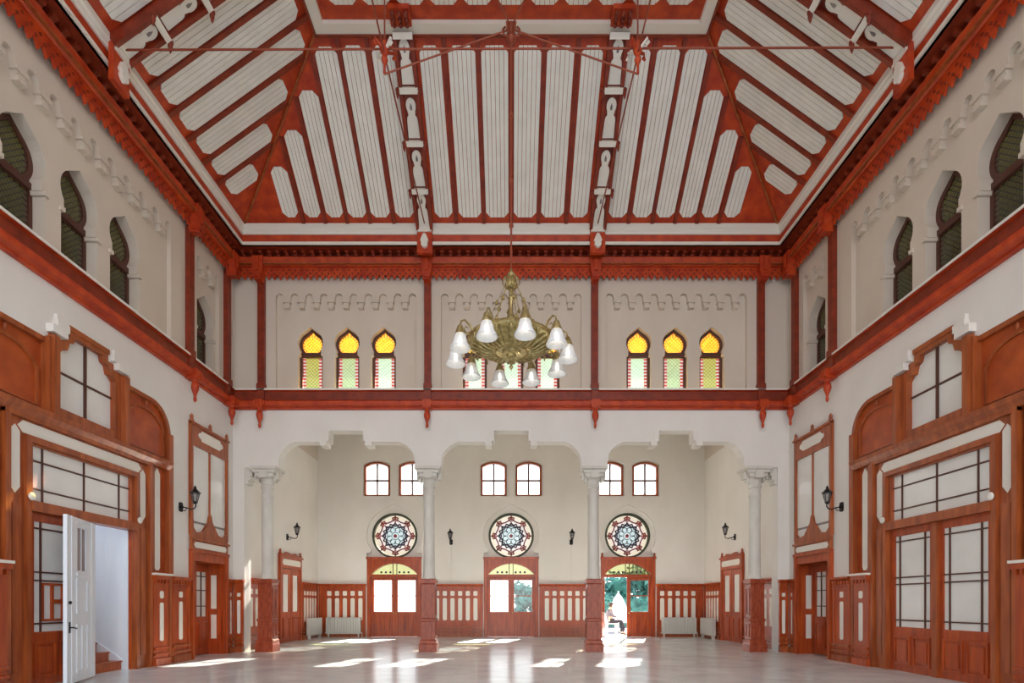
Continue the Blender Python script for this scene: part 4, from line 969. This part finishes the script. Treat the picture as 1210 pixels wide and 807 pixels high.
# ------------------------------------------------------------ outside: chair, person, parasol, trees
def skin(name, pts, edges, rad, m, parent, lv=1):
    me = bpy.data.meshes.new(name); me.from_pydata(pts, edges, []); me.materials.append(M[m]); o = bpy.data.objects.new(name, me); C.objects.link(o); o.parent = parent
    md = o.modifiers.new('skin', 'SKIN'); md.use_smooth_shade = True
    for i, v in enumerate(me.skin_vertices[0].data): v.radius = rad[i] if isinstance(rad[i], tuple) else (rad[i], rad[i])
    me.skin_vertices[0].data[0].use_root = True
    s = o.modifiers.new('sub', 'SUBSURF'); s.levels = lv; s.render_levels = lv
    return o
px, py = 4.68, 25.7
chair = thing('garden_chair', 'white plastic chair outside the open back door with a person on it', 'chair', (px, py, 0))
a = MB(); a.box(-.24, .24, -.24, .24, .50, .54, TI); a.obj('seat', 'plastic', chair)
a = MB(); a.v = []; a.poly([(-.22, .0), (.22, 0), (.20, .46), (.1, .52), (-.1, .52), (-.20, .46)], 0, .03, lambda u, v, w: (-.22-.22*v-w, u, .54+v), holes=[[(-.15, .08), (-.05, .08), (-.05, .42), (-.15, .42)], [(.05, .08), (.15, .08), (.15, .42), (.05, .42)]]); a.obj('backrest', 'plastic', chair)
for sx in (-1, 1):
    for sy in (-1, 1):
        a = MB(); a.tube([(sx*.2, sy*.2, .5), (sx*.25, sy*.24, -.02)], .022, 6); a.obj('leg', 'plastic', chair)
per = thing('person', 'person in dark trousers and grey top seated sideways outside the open back door', 'person', (px, py, 0))
pts = [(-.05, 0, .66), (-.10, 0, .86), (-.10, 0, 1.06), (-.05, 0, 1.20), (-.01, 0, 1.28), (.02, 0, 1.37), (.03, 0, 1.46),
       (-.07, .17, 1.12), (.02, .23, .90), (.24, .16, .84), (.33, .13, .83), (-.07, -.17, 1.12), (.02, -.23, .90), (.24, -.16, .84), (.33, -.13, .83),
       (0, .09, .62), (.44, .11, .66), (.50, .11, .34), (.48, .11, .09), (.64, .11, .04), (0, -.09, .62), (.44, -.11, .66), (.56, -.11, .34), (.54, -.11, .09), (.70, -.11, .04)]
ed = [(0, 1), (1, 2), (2, 3), (3, 4), (4, 5), (5, 6), (3, 7), (7, 8), (8, 9), (9, 10), (3, 11), (11, 12), (12, 13), (13, 14), (0, 15), (15, 16), (16, 17), (17, 18), (18, 19), (0, 20), (20, 21), (21, 22), (22, 23), (23, 24)]
rd = [(.13, .15), (.11, .14), (.12, .16), (.08, .10), .05, .085, .07, .055, .042, .032, .03, .055, .042, .032, .03, .09, .062, .05, .035, .028, .09, .062, .05, .035, .028]
body = skin('body', pts, ed, rd, 'skin', per)
sh = skin('shirt', [pts[i] for i in (0, 1, 2, 3, 7, 8, 9, 11, 12, 13)], [(0, 1), (1, 2), (2, 3), (3, 4), (4, 5), (5, 6), (3, 7), (7, 8), (8, 9)], [(.145, .165), (.125, .155), (.135, .175), (.08, .11), .068, .055, .043, .068, .055, .043], 'shirt', per)
tr_ = skin('trousers', [(-.05, 0, .64), (0, .09, .62), (.44, .11, .66), (.50, .11, .34), (.485, .11, .13), (0, -.09, .62), (.44, -.11, .66), (.56, -.11, .34), (.545, -.11, .13)], [(0, 1), (1, 2), (2, 3), (3, 4), (0, 5), (5, 6), (6, 7), (7, 8)], [.14, .105, .078, .066, .06, .105, .078, .066, .06], 'trousers', per)
for i, (a_, b_) in enumerate((((.47, .11, .05), (.66, .11, .03)), ((.53, -.11, .05), (.72, -.11, .03)))): skin('shoe', [a_, b_], [(0, 1)], [.05, .036], 'hair', per)
hr = skin('hair', [(-.02, 0, 1.40), (0, 0, 1.49), (-.06, 0, 1.36)], [(0, 1), (0, 2)], [.098, .085, .06], 'hair', per)
for sy in (-1, 1):                                  # hands resting on the lap, five fingers each
    hp = Vector((.35, sy*.13, .83)); P = [tuple(hp), tuple(hp+Vector((.05, -sy*.01, -.005)))]; E_ = [(0, 1)]; R_ = [.028, .03]
    for k in range(4):
        b0 = hp+Vector((.07, (k-1.5)*.018, -.01)); P += [tuple(b0), tuple(b0+Vector((.035, 0, -.012))), tuple(b0+Vector((.052, 0, -.034)))]; n = len(P); E_ += [(1, n-3), (n-3, n-2), (n-2, n-1)]; R_ += [.009, .008, .007]
    P += [tuple(hp+Vector((.03, -sy*.035, 0))), tuple(hp+Vector((.06, -sy*.045, -.01)))]; n = len(P); E_ += [(0, n-2), (n-2, n-1)]; R_ += [.011, .009]
    skin('hand', P, E_, R_, 'skin', per)
fc = MB(); fc.lathe([(0, 0), (.014, .01), (.012, .04), (0, .06)], (.115, 0, 1.36), 6); fc.obj('nose', 'skin', per)
for sy in (-1, 1): fc = MB(); fc.lathe([(0, -.01), (.01, 0), (0, .01)], (.095, sy*.035, 1.405), 6); fc.obj('eye', 'hair', per)
fc = MB(); fc.box(.095, .108, -.025, .025, 1.315, 1.325, TI); fc.obj('mouth', 'wine', per)

ps = thing('parasol', 'white folded-down canvas parasol standing outside beyond the seated person', 'parasol', (5.65, 29.0, 0))
a = MB(); a.tube([(0, 0, 0), (0, 0, 2.1)], .025); a.obj('pole', 'plastic', ps)
a = MB(); n = 16; pr_ = [(.62, .45), (.5, .9), (.34, 1.4), (.2, 1.75), (.03, 2.0)]
for r_, z_ in pr_: a.v += [(r_*(1+.14*(k % 2))*math.cos(2*PI*k/n), r_*(1+.14*(k % 2))*math.sin(2*PI*k/n), z_) for k in range(n)]
for i in range(len(pr_)-1):
    for k in range(n): a.f.append((i*n+k, i*n+(k+1) % n, (i+1)*n+(k+1) % n, (i+1)*n+k))
a.obj('canopy', 'cloth', ps)
a = MB(); a.lathe([(.3, 0), (.3, .06), (.05, .1)], n=14); a.obj('base', 'plastic', ps)
rng = random.Random(9)
def tree(x, y, h, rad, m, label, cat='tree'):
    r = thing('broadleaf_tree', label, cat, (x, y, 0), group='trees outside the back doors')
    a = MB(); a.tube([(0, 0, 0), (.05, 0, h*.3), (0, .1, h*.6)], [.2, .15, .08]); a.obj('trunk', 'bark', r)
    a = MB(); import bmesh
    for k in range(16):
        c = Vector((rng.uniform(-1, 1)*rad*.75, rng.uniform(-1, 1)*rad*.5, h*.12+rng.uniform(0, 1)*h*.72)); q = rad*rng.uniform(.26, .38)
        for i in range(150):
            d = Vector((rng.gauss(0, 1), rng.gauss(0, 1), rng.gauss(0, 1))).normalized(); p = c+d*q*rng.uniform(.75, 1.1); s = .16+rng.random()*.14
            u = Vector((rng.gauss(0, 1), rng.gauss(0, 1), rng.gauss(0, 1))).normalized(); v = u.cross(d).normalized(); b = len(a.v)
            a.v += [tuple(p-u*s), tuple(p+v*s*.5), tuple(p+u*s), tuple(p-v*s*.5)]; a.f.append((b, b+1, b+2, b+3))
        a.lathe([(0, -q*.8), (q*.6, -q*.5), (q*.82, 0), (q*.6, q*.5), (0, q*.8)], tuple(c), 8)
    a.obj('crown', m, r)
hd = MB()
for k in range(2600):
    d = Vector((rng.gauss(0, 1), rng.gauss(0, 1), rng.gauss(0, 1))).normalized(); p = Vector((rng.uniform(3.2, 19), 35+rng.uniform(-.35, .35), rng.uniform(.0, 1.9+.25*math.sin(k)))); u = d.orthogonal().normalized(); v = u.cross(d); b_ = len(hd.v); s_ = .13
    hd.v += [tuple(p-u*s_), tuple(p+v*s_*.6), tuple(p+u*s_), tuple(p-v*s_*.6)]; hd.f.append((b_, b_+1, b_+2, b_+3))
hd.box(3.2, 19, 34.8, 35.2, 0, 1.75, TI)
tag(hd.obj('hedge', 'leafgreen'), 'clipped blue-green hedge beyond the parasol outside the right back door', 'hedge')
tree(8.8, 40, 3.9, 2.8, 'leafgreen', 'dark blue-green tree beyond the seated person, seen through the open back door')
tree(4.6, 48, 4.6, 3.0, 'leafdark', 'taller dark tree further back, left edge of the open back door')
tree(15.6, 44, 4.2, 3.2, 'leafgreen', 'green tree seen through the glass of the right back door')
tree(1.6, 44, 3.6, 1.7, 'leafgreen', 'small tree seen through the right pane of the middle back door')
